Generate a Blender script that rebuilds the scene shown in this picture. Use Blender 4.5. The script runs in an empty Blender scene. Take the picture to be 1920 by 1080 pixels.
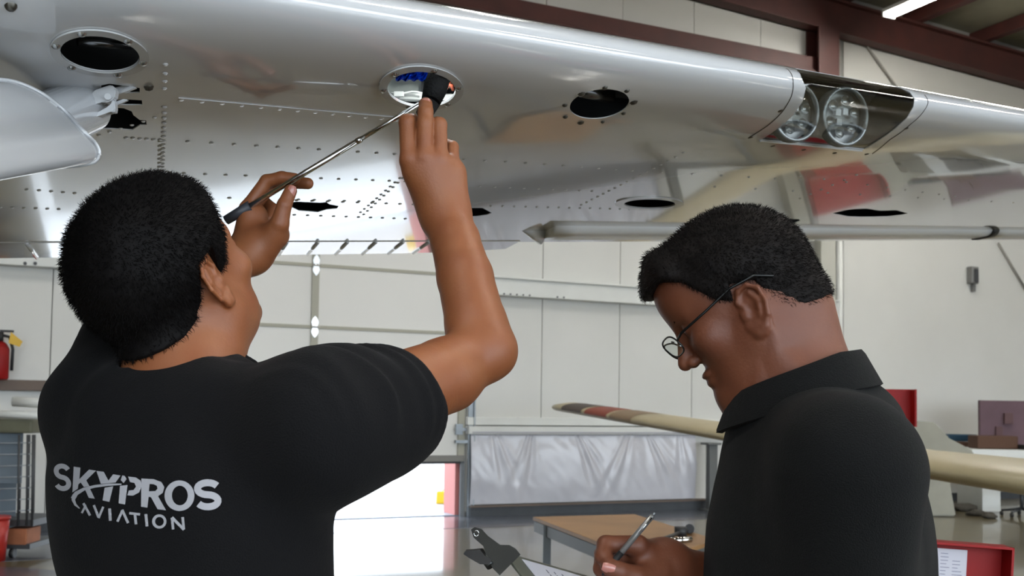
import bpy, bmesh, math, random
import numpy as np
from mathutils import Vector, Matrix, noise
from mathutils.bvhtree import BVHTree
from mathutils.geometry import delaunay_2d_cdt
random.seed(7); rng = np.random.default_rng(5)
C = bpy.context.scene.collection
scene = bpy.context.scene

# ------------------------------------------------------------ camera
FPX = 2000.0; PITCH = math.atan(98/2000.0); ROLL = 0.015; CX, CY = 960.0, 662.0
F = np.array([0, math.cos(PITCH), math.sin(PITCH)]); R0 = np.array([1., 0, 0]); U0 = np.array([0, -math.sin(PITCH), math.cos(PITCH)])
R = R0*math.cos(ROLL)+U0*math.sin(ROLL); U = U0*math.cos(ROLL)-R0*math.sin(ROLL)
CAM = np.array([0, 0, 1.47])
cd = bpy.data.cameras.new('camera'); cam = bpy.data.objects.new('camera', cd); C.objects.link(cam)
cd.sensor_width = 36; cd.lens = FPX/1920*36; cd.shift_y = (CY-540)/1920.0; cd.clip_end = 300; cd.clip_start = .02
cam.matrix_world = Matrix(((R[0], U[0], -F[0], CAM[0]), (R[1], U[1], -F[1], CAM[1]), (R[2], U[2], -F[2], CAM[2]), (0, 0, 0, 1)))
cd.dof.use_dof = True; cd.dof.focus_distance = 1.5; cd.dof.aperture_fstop = 13.0
scene.camera = cam
# ------------------------------------------------------------ light
SKY = 4.3
w = bpy.data.worlds.new('sky'); scene.world = w; w.use_nodes = True
nt = w.node_tree; nt.nodes.clear()
o_ = nt.nodes.new('ShaderNodeOutputWorld'); b_ = nt.nodes.new('ShaderNodeBackground'); b_.inputs[1].default_value = SKY
b_.inputs[0].default_value = (0.80, 0.90, 1.0, 1)
nt.links.new(b_.outputs[0], o_.inputs[0])
sd = bpy.data.lights.new('sun', 'SUN'); sd.energy = 2.5; sd.angle = .01; sd.color = (1, .95, .88)
sun = bpy.data.objects.new('sun', sd); C.objects.link(sun); sun.rotation_euler = (math.radians(-32), math.radians(-25), 0)
def area(name, loc, target, sx, sy, e, col=(1, 1, 1), portal=False):
    l = bpy.data.lights.new(name, 'AREA'); l.shape = 'RECTANGLE'; l.size = sx; l.size_y = sy; l.energy = e; l.color = col
    if portal: l.cycles.is_portal = True
    o = bpy.data.objects.new(name, l); C.objects.link(o); o.location = loc
    d = Vector(target)-Vector(loc); o.rotation_euler = d.to_track_quat('-Z', 'Y').to_euler(); return o
vs = scene.view_settings
scene.display_settings.display_device = 'sRGB'
vs.view_transform = 'Standard'; vs.look = 'None'; vs.gamma = 1.0; vs.exposure = 0.58; vs.use_curve_mapping = False
scene.cycles.max_bounces = 10; scene.cycles.diffuse_bounces = 6; scene.cycles.glossy_bounces = 5; scene.cycles.transparent_max_bounces = 12
scene.cycles.sample_clamp_indirect = 8.0
scene.cycles.caustics_reflective = False; scene.cycles.caustics_refractive = False

# ------------------------------------------------------------ helpers
def ray(x, y): return F+R*(x-CX)/FPX+U*(CY-y)/FPX
def P(x, y, d): return CAM+d*ray(x, y)
def un(v): v = np.asarray(v, float); return v/np.linalg.norm(v)
def proj(X):
    v = np.asarray(X)-CAM; z = v@F
    return np.stack([CX+FPX*(v@R)/z, CY-FPX*(v@U)/z], -1)
def floor_pt(x, y, z=0.0):
    r = ray(x, y); t = (z-CAM[2])/r[2]; return CAM+t*r
def srgb(r, g, b):
    f = lambda c: (c/255/12.92) if c/255 <= .04045 else ((c/255+.055)/1.055)**2.4
    return (f(r), f(g), f(b), 1)
MATS = {}
def mat(name, col, rough=.5, metal=0, coat=0, spec=.5, noise_amt=0, noise_scale=8, col2=None, bump=0, bump_scale=40, emit=None, estr=0, trans=0, alpha=1, sss=0, ior=None, coords='Object', sheen=0):
    if name in MATS: return MATS[name]
    m = bpy.data.materials.new(name); m.use_nodes = True; nt = m.node_tree; b = nt.nodes['Principled BSDF']
    b.inputs['Base Color'].default_value = col if len(col) == 4 else (*col, 1)
    b.inputs['Roughness'].default_value = rough; b.inputs['Metallic'].default_value = metal
    b.inputs['Coat Weight'].default_value = coat; b.inputs['Coat Roughness'].default_value = .04
    b.inputs['Specular IOR Level'].default_value = spec
    b.inputs['Transmission Weight'].default_value = trans; b.inputs['Alpha'].default_value = alpha
    if ior: b.inputs['IOR'].default_value = ior
    if sss:
        b.inputs['Subsurface Weight'].default_value = sss; b.inputs['Subsurface Radius'].default_value = (.012, .004, .002); b.inputs['Subsurface Scale'].default_value = 1
    if sheen: b.inputs['Sheen Weight'].default_value = sheen
    if emit: b.inputs['Emission Color'].default_value = (*emit[:3], 1); b.inputs['Emission Strength'].default_value = estr
    if noise_amt or bump:
        tc = nt.nodes.new('ShaderNodeTexCoord')
    if noise_amt:
        n = nt.nodes.new('ShaderNodeTexNoise'); n.inputs['Scale'].default_value = noise_scale; n.inputs['Detail'].default_value = 5
        nt.links.new(tc.outputs[coords], n.inputs['Vector'])
        mx = nt.nodes.new('ShaderNodeMix'); mx.data_type = 'RGBA'
        mx.inputs[6].default_value = b.inputs['Base Color'].default_value[:]
        c2 = col2 if col2 else tuple(x*.6 for x in col[:3]); mx.inputs[7].default_value = (*c2[:3], 1)
        mr = nt.nodes.new('ShaderNodeMapRange'); mr.inputs[1].default_value = .35; mr.inputs[2].default_value = .7; mr.inputs[3].default_value = 0; mr.inputs[4].default_value = noise_amt
        nt.links.new(n.outputs[0], mr.inputs[0]); nt.links.new(mr.outputs[0], mx.inputs[0]); nt.links.new(mx.outputs[2], b.inputs['Base Color'])
    if bump:
        n2 = nt.nodes.new('ShaderNodeTexNoise'); n2.inputs['Scale'].default_value = bump_scale; n2.inputs['Detail'].default_value = 4
        nt.links.new(tc.outputs[coords], n2.inputs['Vector'])
        bp = nt.nodes.new('ShaderNodeBump'); bp.inputs['Strength'].default_value = bump; bp.inputs['Distance'].default_value = .01
        nt.links.new(n2.outputs[0], bp.inputs['Height']); nt.links.new(bp.outputs[0], b.inputs['Normal'])
    MATS[name] = m; return m
def tag(o, label=None, cat=None, group=None, kind=None):
    if label: o['label'] = label
    if cat: o['category'] = cat
    if group: o['group'] = group
    if kind: o['kind'] = kind
    return o
def obj(name, data, m=None, parent=None, smooth=False):
    if isinstance(data, bmesh.types.BMesh):
        me = bpy.data.meshes.new(name); data.to_mesh(me); data.free()
    else: me = data
    if m is not None and not len(me.materials): me.materials.append(m)
    if smooth: me.polygons.foreach_set('use_smooth', [True]*len(me.polygons))
    o = bpy.data.objects.new(name, me); C.objects.link(o)
    if parent is not None:
        o.parent = parent; o.matrix_parent_inverse = parent.matrix_world.inverted()
    return o
def empty(name, loc, label=None, cat=None, group=None):
    o = bpy.data.objects.new(name, None); C.objects.link(o); o.location = Vector(loc); o.empty_display_size = .1
    o.matrix_world = Matrix.Translation(Vector(loc))
    return tag(o, label, cat, group)
def pyd(name, verts, faces, m=None, parent=None, smooth=False):
    me = bpy.data.meshes.new(name); me.from_pydata([tuple(map(float, v)) for v in verts], [], faces); me.update()
    return obj(name, me, m, parent, smooth)
def add_box(bm, lo, hi, fr=None, bev=0.0):
    """box in frame fr (origin, ex, ey, ez)"""
    vs_ = []
    g = bmesh.ops.create_cube(bm, size=1.0)['verts']
    for v in g:
        q = [lo[i]+(v.co[i]+.5)*(hi[i]-lo[i]) for i in range(3)]
        v.co = Vector(q)
    if bev:
        ed = list({e for v in g for e in v.link_edges})
        r = bmesh.ops.bevel(bm, geom=ed, offset=bev, segments=2, affect='EDGES', profile=.6)
        g = list({v for f in r['faces'] for v in f.verts} | {v for v in g if v.is_valid})
    if fr is not None:
        o, ex, ey, ez = fr
        for v in g:
            q = v.co.copy(); p = np.asarray(o)+q[0]*np.asarray(ex)+q[1]*np.asarray(ey)+q[2]*np.asarray(ez); v.co = Vector(p)
    return g
def boxo(name, lo, hi, m, parent=None, fr=None, bev=0.0):
    bm = bmesh.new(); add_box(bm, lo, hi, fr, bev); bmesh.ops.recalc_face_normals(bm, faces=bm.faces); return obj(name, bm, m, parent)
def frame_of(axis, up=(0, 0, 1)):
    z = un(axis); a = np.asarray(up, float)
    if abs(z@a) > .98: a = np.array([1., 0, 0])
    x = un(np.cross(a, z)); return x, np.cross(z, x), z
def add_tube(bm, pts, rad, seg=12, caps=True, flat=1.0, up=(0, 0, 1)):
    """tube along pts, radii scalar or list; flat = y/x ratio"""
    pts = [np.asarray(p, float) for p in pts]; n = len(pts)
    rad = [rad]*n if np.isscalar(rad) else rad
    rings = []
    for i, p in enumerate(pts):
        t = pts[min(i+1, n-1)]-pts[max(i-1, 0)]; x, y, z = frame_of(t, up)
        rings.append([bm.verts.new(Vector(p+rad[i]*(math.cos(a)*x+flat*math.sin(a)*y))) for a in [2*math.pi*k/seg for k in range(seg)]])
    for i in range(n-1):
        for k in range(seg):
            bm.faces.new((rings[i][k], rings[i][(k+1) % seg], rings[i+1][(k+1) % seg], rings[i+1][k]))
    if caps:
        bm.faces.new(rings[0][::-1]); bm.faces.new(rings[-1])
    return rings
def tubeo(name, pts, rad, m, parent=None, seg=12, smooth=True, flat=1.0, up=(0, 0, 1)):
    bm = bmesh.new(); add_tube(bm, pts, rad, seg, True, flat, up); bmesh.ops.recalc_face_normals(bm, faces=bm.faces)
    o = obj(name, bm, m, parent, False)
    if smooth:
        for f in o.data.polygons: f.use_smooth = len(f.vertices) == 4
    return o
def prism(name, poly, thick, m, parent=None, nrm=None, bev=0):
    """extrude 3D planar polygon by thick along nrm"""
    poly = [np.asarray(p, float) for p in poly]
    if nrm is None: nrm = un(np.cross(poly[1]-poly[0], poly[2]-poly[0]))
    bm = bmesh.new(); a = [bm.verts.new(Vector(p)) for p in poly]; b = [bm.verts.new(Vector(p+thick*np.asarray(nrm))) for p in poly]
    bm.faces.new(a[::-1]); bm.faces.new(b); n = len(a)
    for i in range(n): bm.faces.new((a[i], a[(i+1) % n], b[(i+1) % n], b[i]))
    if bev: bmesh.ops.bevel(bm, geom=list(bm.edges), offset=bev, segments=2, affect='EDGES')
    bmesh.ops.recalc_face_normals(bm, faces=bm.faces); return obj(name, bm, m, parent)

# ------------------------------------------------------------ materials
white_panel = mat('painted_wall_panel', srgb(205, 205, 200), .45, noise_amt=.35, noise_scale=.8, col2=srgb(188, 188, 182)[:3], bump=.08, bump_scale=6)
girt_white = mat('painted_girt', srgb(212, 214, 210), .4, noise_amt=.3, noise_scale=3, col2=srgb(190, 190, 184)[:3])
beam_red = mat('red_oxide_steel', srgb(78, 38, 32), .6, noise_amt=.6, noise_scale=3, col2=srgb(58, 30, 26)[:3])
roof_white = mat('roof_insulation', srgb(140, 136, 118), .7, noise_amt=.5, noise_scale=2, bump=.3, bump_scale=3)
door_white = mat('overhead_door_paint', srgb(222, 221, 216), .4, noise_amt=.2, noise_scale=.8, col2=srgb(205, 204, 198)[:3])
stile_beige = mat('door_stile_paint', srgb(165, 163, 148), .5)
steel_grey = mat('galvanised_steel', srgb(140, 146, 150), .4, metal=.6)
dark_steel = mat('dark_steel', srgb(62, 64, 66), .5, metal=.3)
hinge_mat = mat('hinge_zinc', srgb(225, 228, 230), .25, metal=.8)
curb_dark = mat('dark_curb', srgb(62, 66, 70), .7, noise_amt=.5, noise_scale=5)
brown_rail = mat('brown_rail', srgb(96, 82, 72), .6)
wing_white = mat('wing_gloss_white', srgb(196, 199, 202), .14, coat=1.0, spec=.6, bump=.03, bump_scale=4)
ring_mat = mat('wing_ring_paint', srgb(176, 178, 178), .22, coat=.8)
aileron_white = mat('aileron_paint', srgb(222, 225, 228), .3, coat=.2)
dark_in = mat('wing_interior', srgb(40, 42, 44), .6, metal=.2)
spar_green = mat('primer_grey_green', srgb(150, 156, 150), .5)
rubber = mat('black_rubber', srgb(22, 23, 25), .55)
plastic_sheet = mat('plastic_sheet', srgb(192, 192, 198), .25, coat=.3, bump=.5, bump_scale=4)
wood = mat('plywood', srgb(148, 110, 68), .5, noise_amt=.6, noise_scale=3, col2=srgb(116, 82, 48)[:3])
cream = mat('cream_paint', srgb(178, 166, 132), .4, noise_amt=.3, noise_scale=4, col2=srgb(160, 146, 112)[:3])
red_paint = mat('red_toolbox', srgb(136, 12, 12), .5, spec=.25, noise_amt=.3, noise_scale=6, col2=srgb(104, 10, 12)[:3])
paper = mat('paper', srgb(190, 190, 198), .6)
ink = mat('printed_ink', srgb(70, 70, 78), .6)
zinc = mat('bright_screw', srgb(170, 172, 170), .25, metal=.9)
chrome = mat('polished_steel', srgb(200, 200, 198), .12, metal=1)

def clear_mat(name, tint, ior=1.45):
    """thin clear sheet: lets light through, mirrors by Fresnel"""
    m = bpy.data.materials.new(name); m.use_nodes = True; nt = m.node_tree; nt.nodes.clear()
    o = nt.nodes.new('ShaderNodeOutputMaterial'); t = nt.nodes.new('ShaderNodeBsdfTransparent'); g = nt.nodes.new('ShaderNodeBsdfGlossy'); f = nt.nodes.new('ShaderNodeMapRange'); lw = nt.nodes.new('ShaderNodeLayerWeight'); pw = nt.nodes.new('ShaderNodeMath'); pw.operation = 'POWER'; pw.inputs[1].default_value = 4; x = nt.nodes.new('ShaderNodeMixShader')
    t.inputs[0].default_value = (*tint, 1); g.inputs['Roughness'].default_value = .02; lw.inputs[0].default_value = .5; nt.links.new(lw.outputs['Facing'], pw.inputs[0]); nt.links.new(pw.outputs[0], f.inputs[0]); f.inputs[3].default_value = .04; f.inputs[4].default_value = .8
    nt.links.new(f.outputs[0], x.inputs[0]); nt.links.new(t.outputs[0], x.inputs[1]); nt.links.new(g.outputs[0], x.inputs[2]); nt.links.new(x.outputs[0], o.inputs[0]); MATS[name] = m; return m
# ------------------------------------------------------------ floor (procedural)
def floor_material():
    m = bpy.data.materials.new('epoxy_floor'); m.use_nodes = True; nt = m.node_tree; b = nt.nodes['Principled BSDF']
    tc = nt.nodes.new('ShaderNodeTexCoord'); n = nt.nodes.new('ShaderNodeTexNoise'); n.inputs['Scale'].default_value = .7; n.inputs['Detail'].default_value = 6
    nt.links.new(tc.outputs['Object'], n.inputs[0])
    cr = nt.nodes.new('ShaderNodeValToRGB'); cr.color_ramp.elements[0].position = .35; cr.color_ramp.elements[1].position = .7
    cr.color_ramp.elements[0].color = srgb(92, 83, 58); cr.color_ramp.elements[1].color = srgb(108, 98, 71)
    nt.links.new(n.outputs[0], cr.inputs[0]); nt.links.new(cr.outputs[0], b.inputs['Base Color'])
    b.inputs['Roughness'].default_value = .32; b.inputs['Coat Weight'].default_value = .6; b.inputs['Coat Roughness'].default_value = .07
    n2 = nt.nodes.new('ShaderNodeTexNoise'); n2.inputs['Scale'].default_value = 2.5; nt.links.new(tc.outputs['Object'], n2.inputs[0])
    bp = nt.nodes.new('ShaderNodeBump'); bp.inputs['Strength'].default_value = .12; bp.inputs['Distance'].default_value = .02
    nt.links.new(n2.outputs[0], bp.inputs['Height']); nt.links.new(bp.outputs[0], b.inputs['Normal'])
    return m
floor_mat = floor_material()

# ------------------------------------------------------------ room shell in the back wall's frame
ang = math.atan((5200-960)/2000.0)
WD = np.array([math.sin(ang), math.cos(ang), 0]); WN = np.array([math.cos(ang), -math.sin(ang), 0]); ZZ = np.array([0, 0, 1.])
WB = floor_pt(900, 967)                                  # foot of the wall
WFR = (WB, WD, WN, ZZ)
def wp(x, y, off=0.0):
    """(t, z) on the back wall, off metres towards the room"""
    r = ray(x, y); t = (((WB+WN*off)-CAM)@WN)/(r@WN); X = CAM+t*r-WB; return X@WD, X[2]
def wz(x, y, off=0): return wp(x, y, off)[1]
def wt(x, y, off=0): return wp(x, y, off)[0]
def wbox(name, t0, t1, z0, z1, d0, d1, m, parent=None, bev=0): return boxo(name, (min(t0, t1), d0, min(z0, z1)), (max(t0, t1), d1, max(z0, z1)), m, parent, WFR, bev)
def wpoly(name, pts, d0, thick, m, parent=None):
    return prism(name, [WB+t*WD+d0*WN+z*ZZ for t, z in pts], thick, m, parent, WN)
TL, TR = -9.0, 26.0                                      # wall extent
DEPTH = 20.0                                             # room depth towards and past the camera
door_l, door_r = wt(168, 640), wt(871, 900)
door_zb = wz(860, 862); door_zt = wz(600, 260)
g_mid = wz(1100, 557), wz(1100, 540+8)
print('wall', WB, 'door', door_l, door_r, door_zb, door_zt, 'seams', [wt(x, y) for x, y in ((131, 550), (1018, 500), (1163, 500), (1297, 740), (1580, 520), (1168, 10), (1300, 20))])
print('girts', wz(1100, 530), wz(1100, 565), wz(1100, 795), wz(1100, 812), wz(1100, 960), wz(1100, 40))
# ------------------------------------------------------------ roof geometry
r1 = wp(1346, 0, .25); r2 = wp(1920, 155, .25)
RS = (r2[1]-r1[1])/(r2[0]-r1[0])                          # slope of the roof
RH = (wz(1724, 42, .25)-wz(1724, 102, .25))
def raf(t): return r1[1]+RS*(t-r1[0])                     # underside of the rafter
RIDGE = -5.0; TL = 2*RIDGE-TR
def raf2(t): return raf(RIDGE+abs(t-RIDGE))
EAVE = raf(TR)
print('rafter', RS, RH, raf(0), EAVE, raf(RIDGE))
# floor, outside ground
def wquad(name, pts, m, parent=None): return pyd(name, [WB+t*WD+d*WN+z*ZZ for t, d, z in pts], [tuple(range(len(pts)))], m, parent)
fl = wbox('floor', TL, TR, -.12, 0, -.3, DEPTH, floor_mat); tag(fl, kind='structure')
gm = mat('sunlit_concrete', srgb(126, 122, 120), .8, noise_amt=.4, noise_scale=.6, col2=srgb(112, 109, 108)[:3])
gd = wbox('ground_outside', TL-30, TR+30, -.3, -.14, -60, -.3, gm); tag(gd, kind='structure')
gd = wbox('ground_outside', TL-30, TR+30, -.3, -.14, DEPTH, DEPTH+40, gm); tag(gd, kind='structure')
# back wall backing: three blocks round the door opening
def gable(name, t0, t1, z0, parent=None, z1=None):
    ts = [t0]+([RIDGE] if t0 < RIDGE < t1 else [])+[t1]
    top = [(t, z1 if z1 else raf2(t)+RH+.26) for t in ts]
    return wpoly(name, [(t0, z0), (t1, z0)]+top[::-1], -.25, .22, mat('wall_backing', srgb(150, 150, 145), .7), parent)
wall = empty('wall_back', WB); tag(wall, kind='structure')
gable('backing', TL, door_l, 0, wall); gable('backing', door_l, door_r, door_zt-.3, wall); gable('backing', door_r, TR, 0, wall)
# panels (4 ft sheets with recessed joints)
S0, SW = .8855, 1.238
zones = [(.06, 1.10), (1.27, 2.96), (3.19, 5.0), (5.02, None)]
for k in range(-9, 8):
    a = S0+SW*(k-1)+.006; b = a+SW-.012
    if b > 6.0: b = 6.0
    if a > 5.9: continue
    for z0, z1 in zones:
        if b > door_l and a < door_r:
            if z0 < door_zt:
                if a < door_l-.1: bb = door_l-.02; aa = a
                elif b > door_r+.1: aa = door_r+.02; bb = b
                else: continue
            else: aa, bb = a, b
        else: aa, bb = a, b
        if bb-aa < .05: continue
        if z1 is None:
            top = [(t, raf2(t)) for t in ((aa, RIDGE, bb) if aa < RIDGE < bb else (aa, bb))]
            wpoly('panel', [(aa, z0), (bb, z0)]+top[::-1], -.03, .03, white_panel, wall)
        else: wbox('panel', aa, bb, z0, z1, -.03, 0, white_panel, wall)
# plain drywall part to the right
for a, b, z0, z1 in ((6.26, 13.9, .06, 5.0), (13.91, TR-.2, .06, 5.0)):
    wbox('panel', a, b, z0, z1, -.03, .0, white_panel, wall)
a = 6.26; wpoly('panel', [(a, 5.02), (TR-.2, 5.02), (TR-.2, max(raf2(TR-.2), 5.1)), (a, raf2(a))], -.03, .03, white_panel, wall)
# girts
def girt(z0, z1, t0, t1, d, m, nm):
    g = wbox(nm, t0, t1, z0, z1, 0, d, m, bev=.008); return tag(g, kind='structure')
g2 = wz(1100, 566), wz(1100, 536)
g = girt(g2[0], g2[1], door_r, 6.0, .16, girt_white, 'trim_1')
for k in range(9):
    px = 945+k*12+(40 if k > 4 else 0)
    if k > 6: continue
    t, z = wp(px, 551+(px-945)*.06, .16)
    tubeo('bolt', [WB+t*WD+z*ZZ+WN*.155, WB+t*WD+z*ZZ+WN*.17], .012, dark_steel, g, 8)
g = girt(g2[1], g2[1]+.03, door_r, 6.0, .2, girt_white, 'trim_2')
girt(wz(1100, 814), wz(1100, 800), door_r, 6.0, .12, girt_white, 'trim_3'); girt(wz(1100, 798), wz(1100, 784), door_r, 6.0, .07, girt_white, 'trim_4')
gl = wz(80, 503), wz(80, 477)
g = girt(gl[0], gl[1], TL+.3, door_l, .16, girt_white, 'trim_5')
for px in (47, 66):
    t, z = wp(px, 494, .16); tubeo('bolt', [WB+t*WD+z*ZZ+WN*.155, WB+t*WD+z*ZZ+WN*.17], .02, dark_steel, g, 8)
gb = wz(60, 733), wz(60, 713); girt(gb[0], gb[1], TL+.3, wt(168, 720), .1, brown_rail, 'trim_6')
# red steel: upper girt, column, rafter
ru = wz(1300, 70, .2), wz(1300, 90, .2)
girt(ru[1]-.02, ru[0]+.06, TL+.3, wt(1540, 120, .2), .2, beam_red, 'trim_7')
girt(ru[1]-.05, ru[1]-.01, TL+.3, wt(1540, 120, .2), .26, beam_red, 'trim_8')
c0, c1 = wt(1535, 80, .3), wt(1573, 80, .3)
col = empty('column', WB+c0*WD); tag(col, kind='structure')
wbox('flange', c0, c1, wz(1550, 440, .3), raf(c0), .28, .31, beam_red, col); wbox('web', (c0+c1)/2-.02, (c0+c1)/2+.02, wz(1550, 440, .3), raf(c0), .02, .28, beam_red, col); wbox('flange', c0, c1, wz(1550, 440, .3), raf(c0), .0, .03, beam_red, col)
# lower part of the same column: painted white, with the pipe beside it
cw = empty('column', WB+wt(1540, 600)*WD); tag(cw, kind='structure')
wbox('flange', wt(1540, 600, .3), wt(1567, 600, .3), 0, wz(1550, 440, .3), .26, .3, mat('column_paint', srgb(176, 176, 166), .5), cw)
wbox('web', wt(1552, 600, .3), wt(1556, 600, .3), 0, wz(1550, 440, .3), .0, .26, MATS['column_paint'], cw)
dn = tubeo('downpipe', [WB+wt(1574, 600, .1)*WD+WN*.1, WB+wt(1574, 600, .1)*WD+WN*.1+ZZ*5.2], .055, girt_white); tag(dn, kind='structure')
bk = wbox('pipe_bracket', wt(1520, 590, .32), wt(1556, 590, .32), wz(1540, 594, .32), wz(1540, 583, .32), .3, .36, girt_white, cw, bev=.01)
# rafters across the room, both slopes
def rafter(d, side):
    e = TR if side > 0 else TL; parts = []
    rf = empty('rafter', WB+RIDGE*WD+d*WN+raf(RIDGE)*ZZ); tag(rf, kind='structure')
    for z0, z1, w0, w1 in ((0, .04, -.11, .11), (.04, RH-.04, -.02, .02), (RH-.04, RH, -.11, .11)):
        pts = [(RIDGE, raf2(RIDGE)+z0), (e, raf2(e)+z0), (e, raf2(e)+z1), (RIDGE, raf2(RIDGE)+z1)]
        wpoly('flange' if w1 > .05 else 'web', pts, d+w0, w1-w0, beam_red, rf)
for d in (.16, 7.5, 15., 22.5):
    rafter(d, 1); rafter(d, -1)
# roof sheets and purlins
ceil = empty('ceiling', WB+ZZ*EAVE); tag(ceil, kind='structure')
for side in (1, -1):
    e = TR if side > 0 else TL
    pts = [(RIDGE, raf2(RIDGE)+RH+.22), (e, raf2(e)+RH+.22), (e, raf2(e)+RH+.32), (RIDGE, raf2(RIDGE)+RH+.32)]
    wpoly('roof_sheet', pts, -.3, DEPTH+.6, roof_white, ceil)
    t = RIDGE+side*.2
    while abs(t-RIDGE) < abs(e-RIDGE)-.2:
        z = raf2(t)+RH
        wbox('purlin', t-.04, t+.11, z, z+.21, -.05, DEPTH, beam_red, ceil)
        t += side*1.55
# side walls and the wall with the big open doors behind the camera
sw = mat('side_wall_sheet', srgb(190, 190, 184), .6, noise_amt=.3, noise_scale=1)
for nm, t in (('wall_left', TL), ('wall_right', TR)):
    o = wbox(nm, t-.1, t+.1, 0, raf2(t)+RH+.2, -.3, DEPTH, sw); tag(o, kind='structure')
OPH = min(4.8, EAVE-.2); OP0, OP1 = -14., 15.
fw = empty('wall_front', WB+WN*DEPTH); tag(fw, kind='structure')
bmf = bmesh.new()
add_box(bmf, (TL, DEPTH, 0), (OP0, DEPTH+.2, EAVE+RH), WFR); add_box(bmf, (OP1, DEPTH, 0), (TR, DEPTH+.2, EAVE+RH), WFR)
obj('sheet', bmf, sw, fw)
wpoly('sheet', [(OP0, OPH), (OP1, OPH), (OP1, raf2(OP1)+RH+.2), (RIDGE, raf2(RIDGE)+RH+.2), (OP0, raf2(OP0)+RH+.2)], DEPTH, .2, sw, fw)
pc = WB+WN*DEPTH+WD*((OP0+OP1)/2)+ZZ*OPH/2
PORTAL_AT = 1
area('portal_front', pc, pc-WN*5, OP1-OP0, OPH, 1, portal=True)
pc = WB-WN*.25+WD*((door_l+door_r)/2)+ZZ*.37
area('portal_back', pc, pc+WN*5, door_r-door_l, .75, 1, portal=True)

# ------------------------------------------------------------ overhead door
door = empty('door_1', WB+door_l*WD+door_zb*ZZ); tag(door, kind='structure')
zs = [wz(590, y) for y in (862, 730, 613, 497, 381)]; zs += [zs[-1]+.85]
stiles = [wt(196, 640)+.06, wt(590, 600), door_r-.06]
for i in range(len(zs)-1):
    z0, z1 = zs[i], zs[i+1]
    if i == 0: z0 = door_zb
    for a, b in ((stiles[0]+.05, stiles[1]-.045), (stiles[1]+.045, stiles[2]-.05)):
        wbox('panel', a, b, z0+.02, z1-.02, -.05, -.015, door_white, door)
    for s in stiles: wbox('stile', s-.045, s+.045, z0, z1, -.05, .012, stile_beige, door)
    if i: wbox('rail', wt(196, 640)+.05, door_r-.05, z0-.022, z0+.022, -.05, .0, stile_beige, door, bev=.006)
wbox('bottom_rail', wt(196, 640)+.02, door_r-.02, door_zb-.02, door_zb+.06, -.06, .03, mat('bottom_rail_aluminium', srgb(120, 118, 112), .5), door)
wbox('bottom_seal', door_l+.02, door_r-.02, door_zb-.05, door_zb-.02, -.05, .01, rubber, door)
for y in (497, 613):
    s = stiles[1]; z = wz(589, y)
    bm = bmesh.new()
    for sg in (1, -1):
        pts = [(s-.03, z+sg*.005), (s+.03, z+sg*.005), (s+.045, z+sg*.06), (s+.03, z+sg*.10), (s, z+sg*.135), (s-.03, z+sg*.10), (s-.045, z+sg*.06)]
        a = [bm.verts.new(Vector(WB+t*WD+.013*WN+q*ZZ)) for t, q in pts]; b = [bm.verts.new(Vector(WB+t*WD+.022*WN+q*ZZ)) for t, q in pts]
        bm.faces.new(a); bm.faces.new(b)
        for i in range(7): bm.faces.new((a[i], a[(i+1) % 7], b[(i+1) % 7], b[i]))
    add_tube(bm, [WB+(s-.045)*WD+.025*WN+z*ZZ, WB+(s+.045)*WD+.025*WN+z*ZZ], .014, 8)
    bmesh.ops.recalc_face_normals(bm, faces=bm.faces); obj('hinge', bm, hinge_mat, door)
# end brackets with rollers on the right stile
for y in (805, 828):
    t, z = wp(864, y, .03); wbox('roller_bracket', t-.08, t+.09, z-.02, z+.02, .0, .06, steel_grey, door)
wbox('roller_bracket', wt(862, 775, .03)-.05, wt(862, 775, .03)+.05, wz(862, 815, .03), wz(862, 795, .03), .0, .03, steel_grey, door)
# vertical track and jamb
tr = empty('trim_9', WB+door_r*WD); tag(tr, kind='structure')
t = wt(880, 900, .06)
wbox('track', t-.02, t+.05, 0, 4.6, .02, .05, steel_grey, tr); wbox('track', t+.05, t+.065, 0, 4.6, -.02, .08, steel_grey, tr)
wbox('track', wt(867, 900, .0)-.03, t-.05, 0, door_zb+.02, -.03, .01, mat('jamb_grey', srgb(112, 116, 118), .5), tr)
jamb = wbox('trim_10', door_r-.11, door_r-.02, 0, door_zb, -.45, -.06, mat('jamb_pink', srgb(180, 110, 105), .6)); tag(jamb, kind='structure')
sill = wbox('sill', door_l, door_r, -.13, .015, -.75, -.05, mat('sill_metal', srgb(120, 128, 142), .45, noise_amt=.5, noise_scale=4)); tag(sill, kind='structure')
# dark curb along the wall foot and brown strip
for nm, a, b in (('baseboard_right', door_r+.05, TR-.3), ('baseboard_left', TL+.3, door_l)):
    o = wbox(nm, a, b, 0, .12, 0, .10, curb_dark); tag(o, kind='structure')
o = wbox('trim_11', door_r+.05, 3.6, .12, .145, 0, .115, brown_rail); tag(o, kind='structure')

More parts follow.
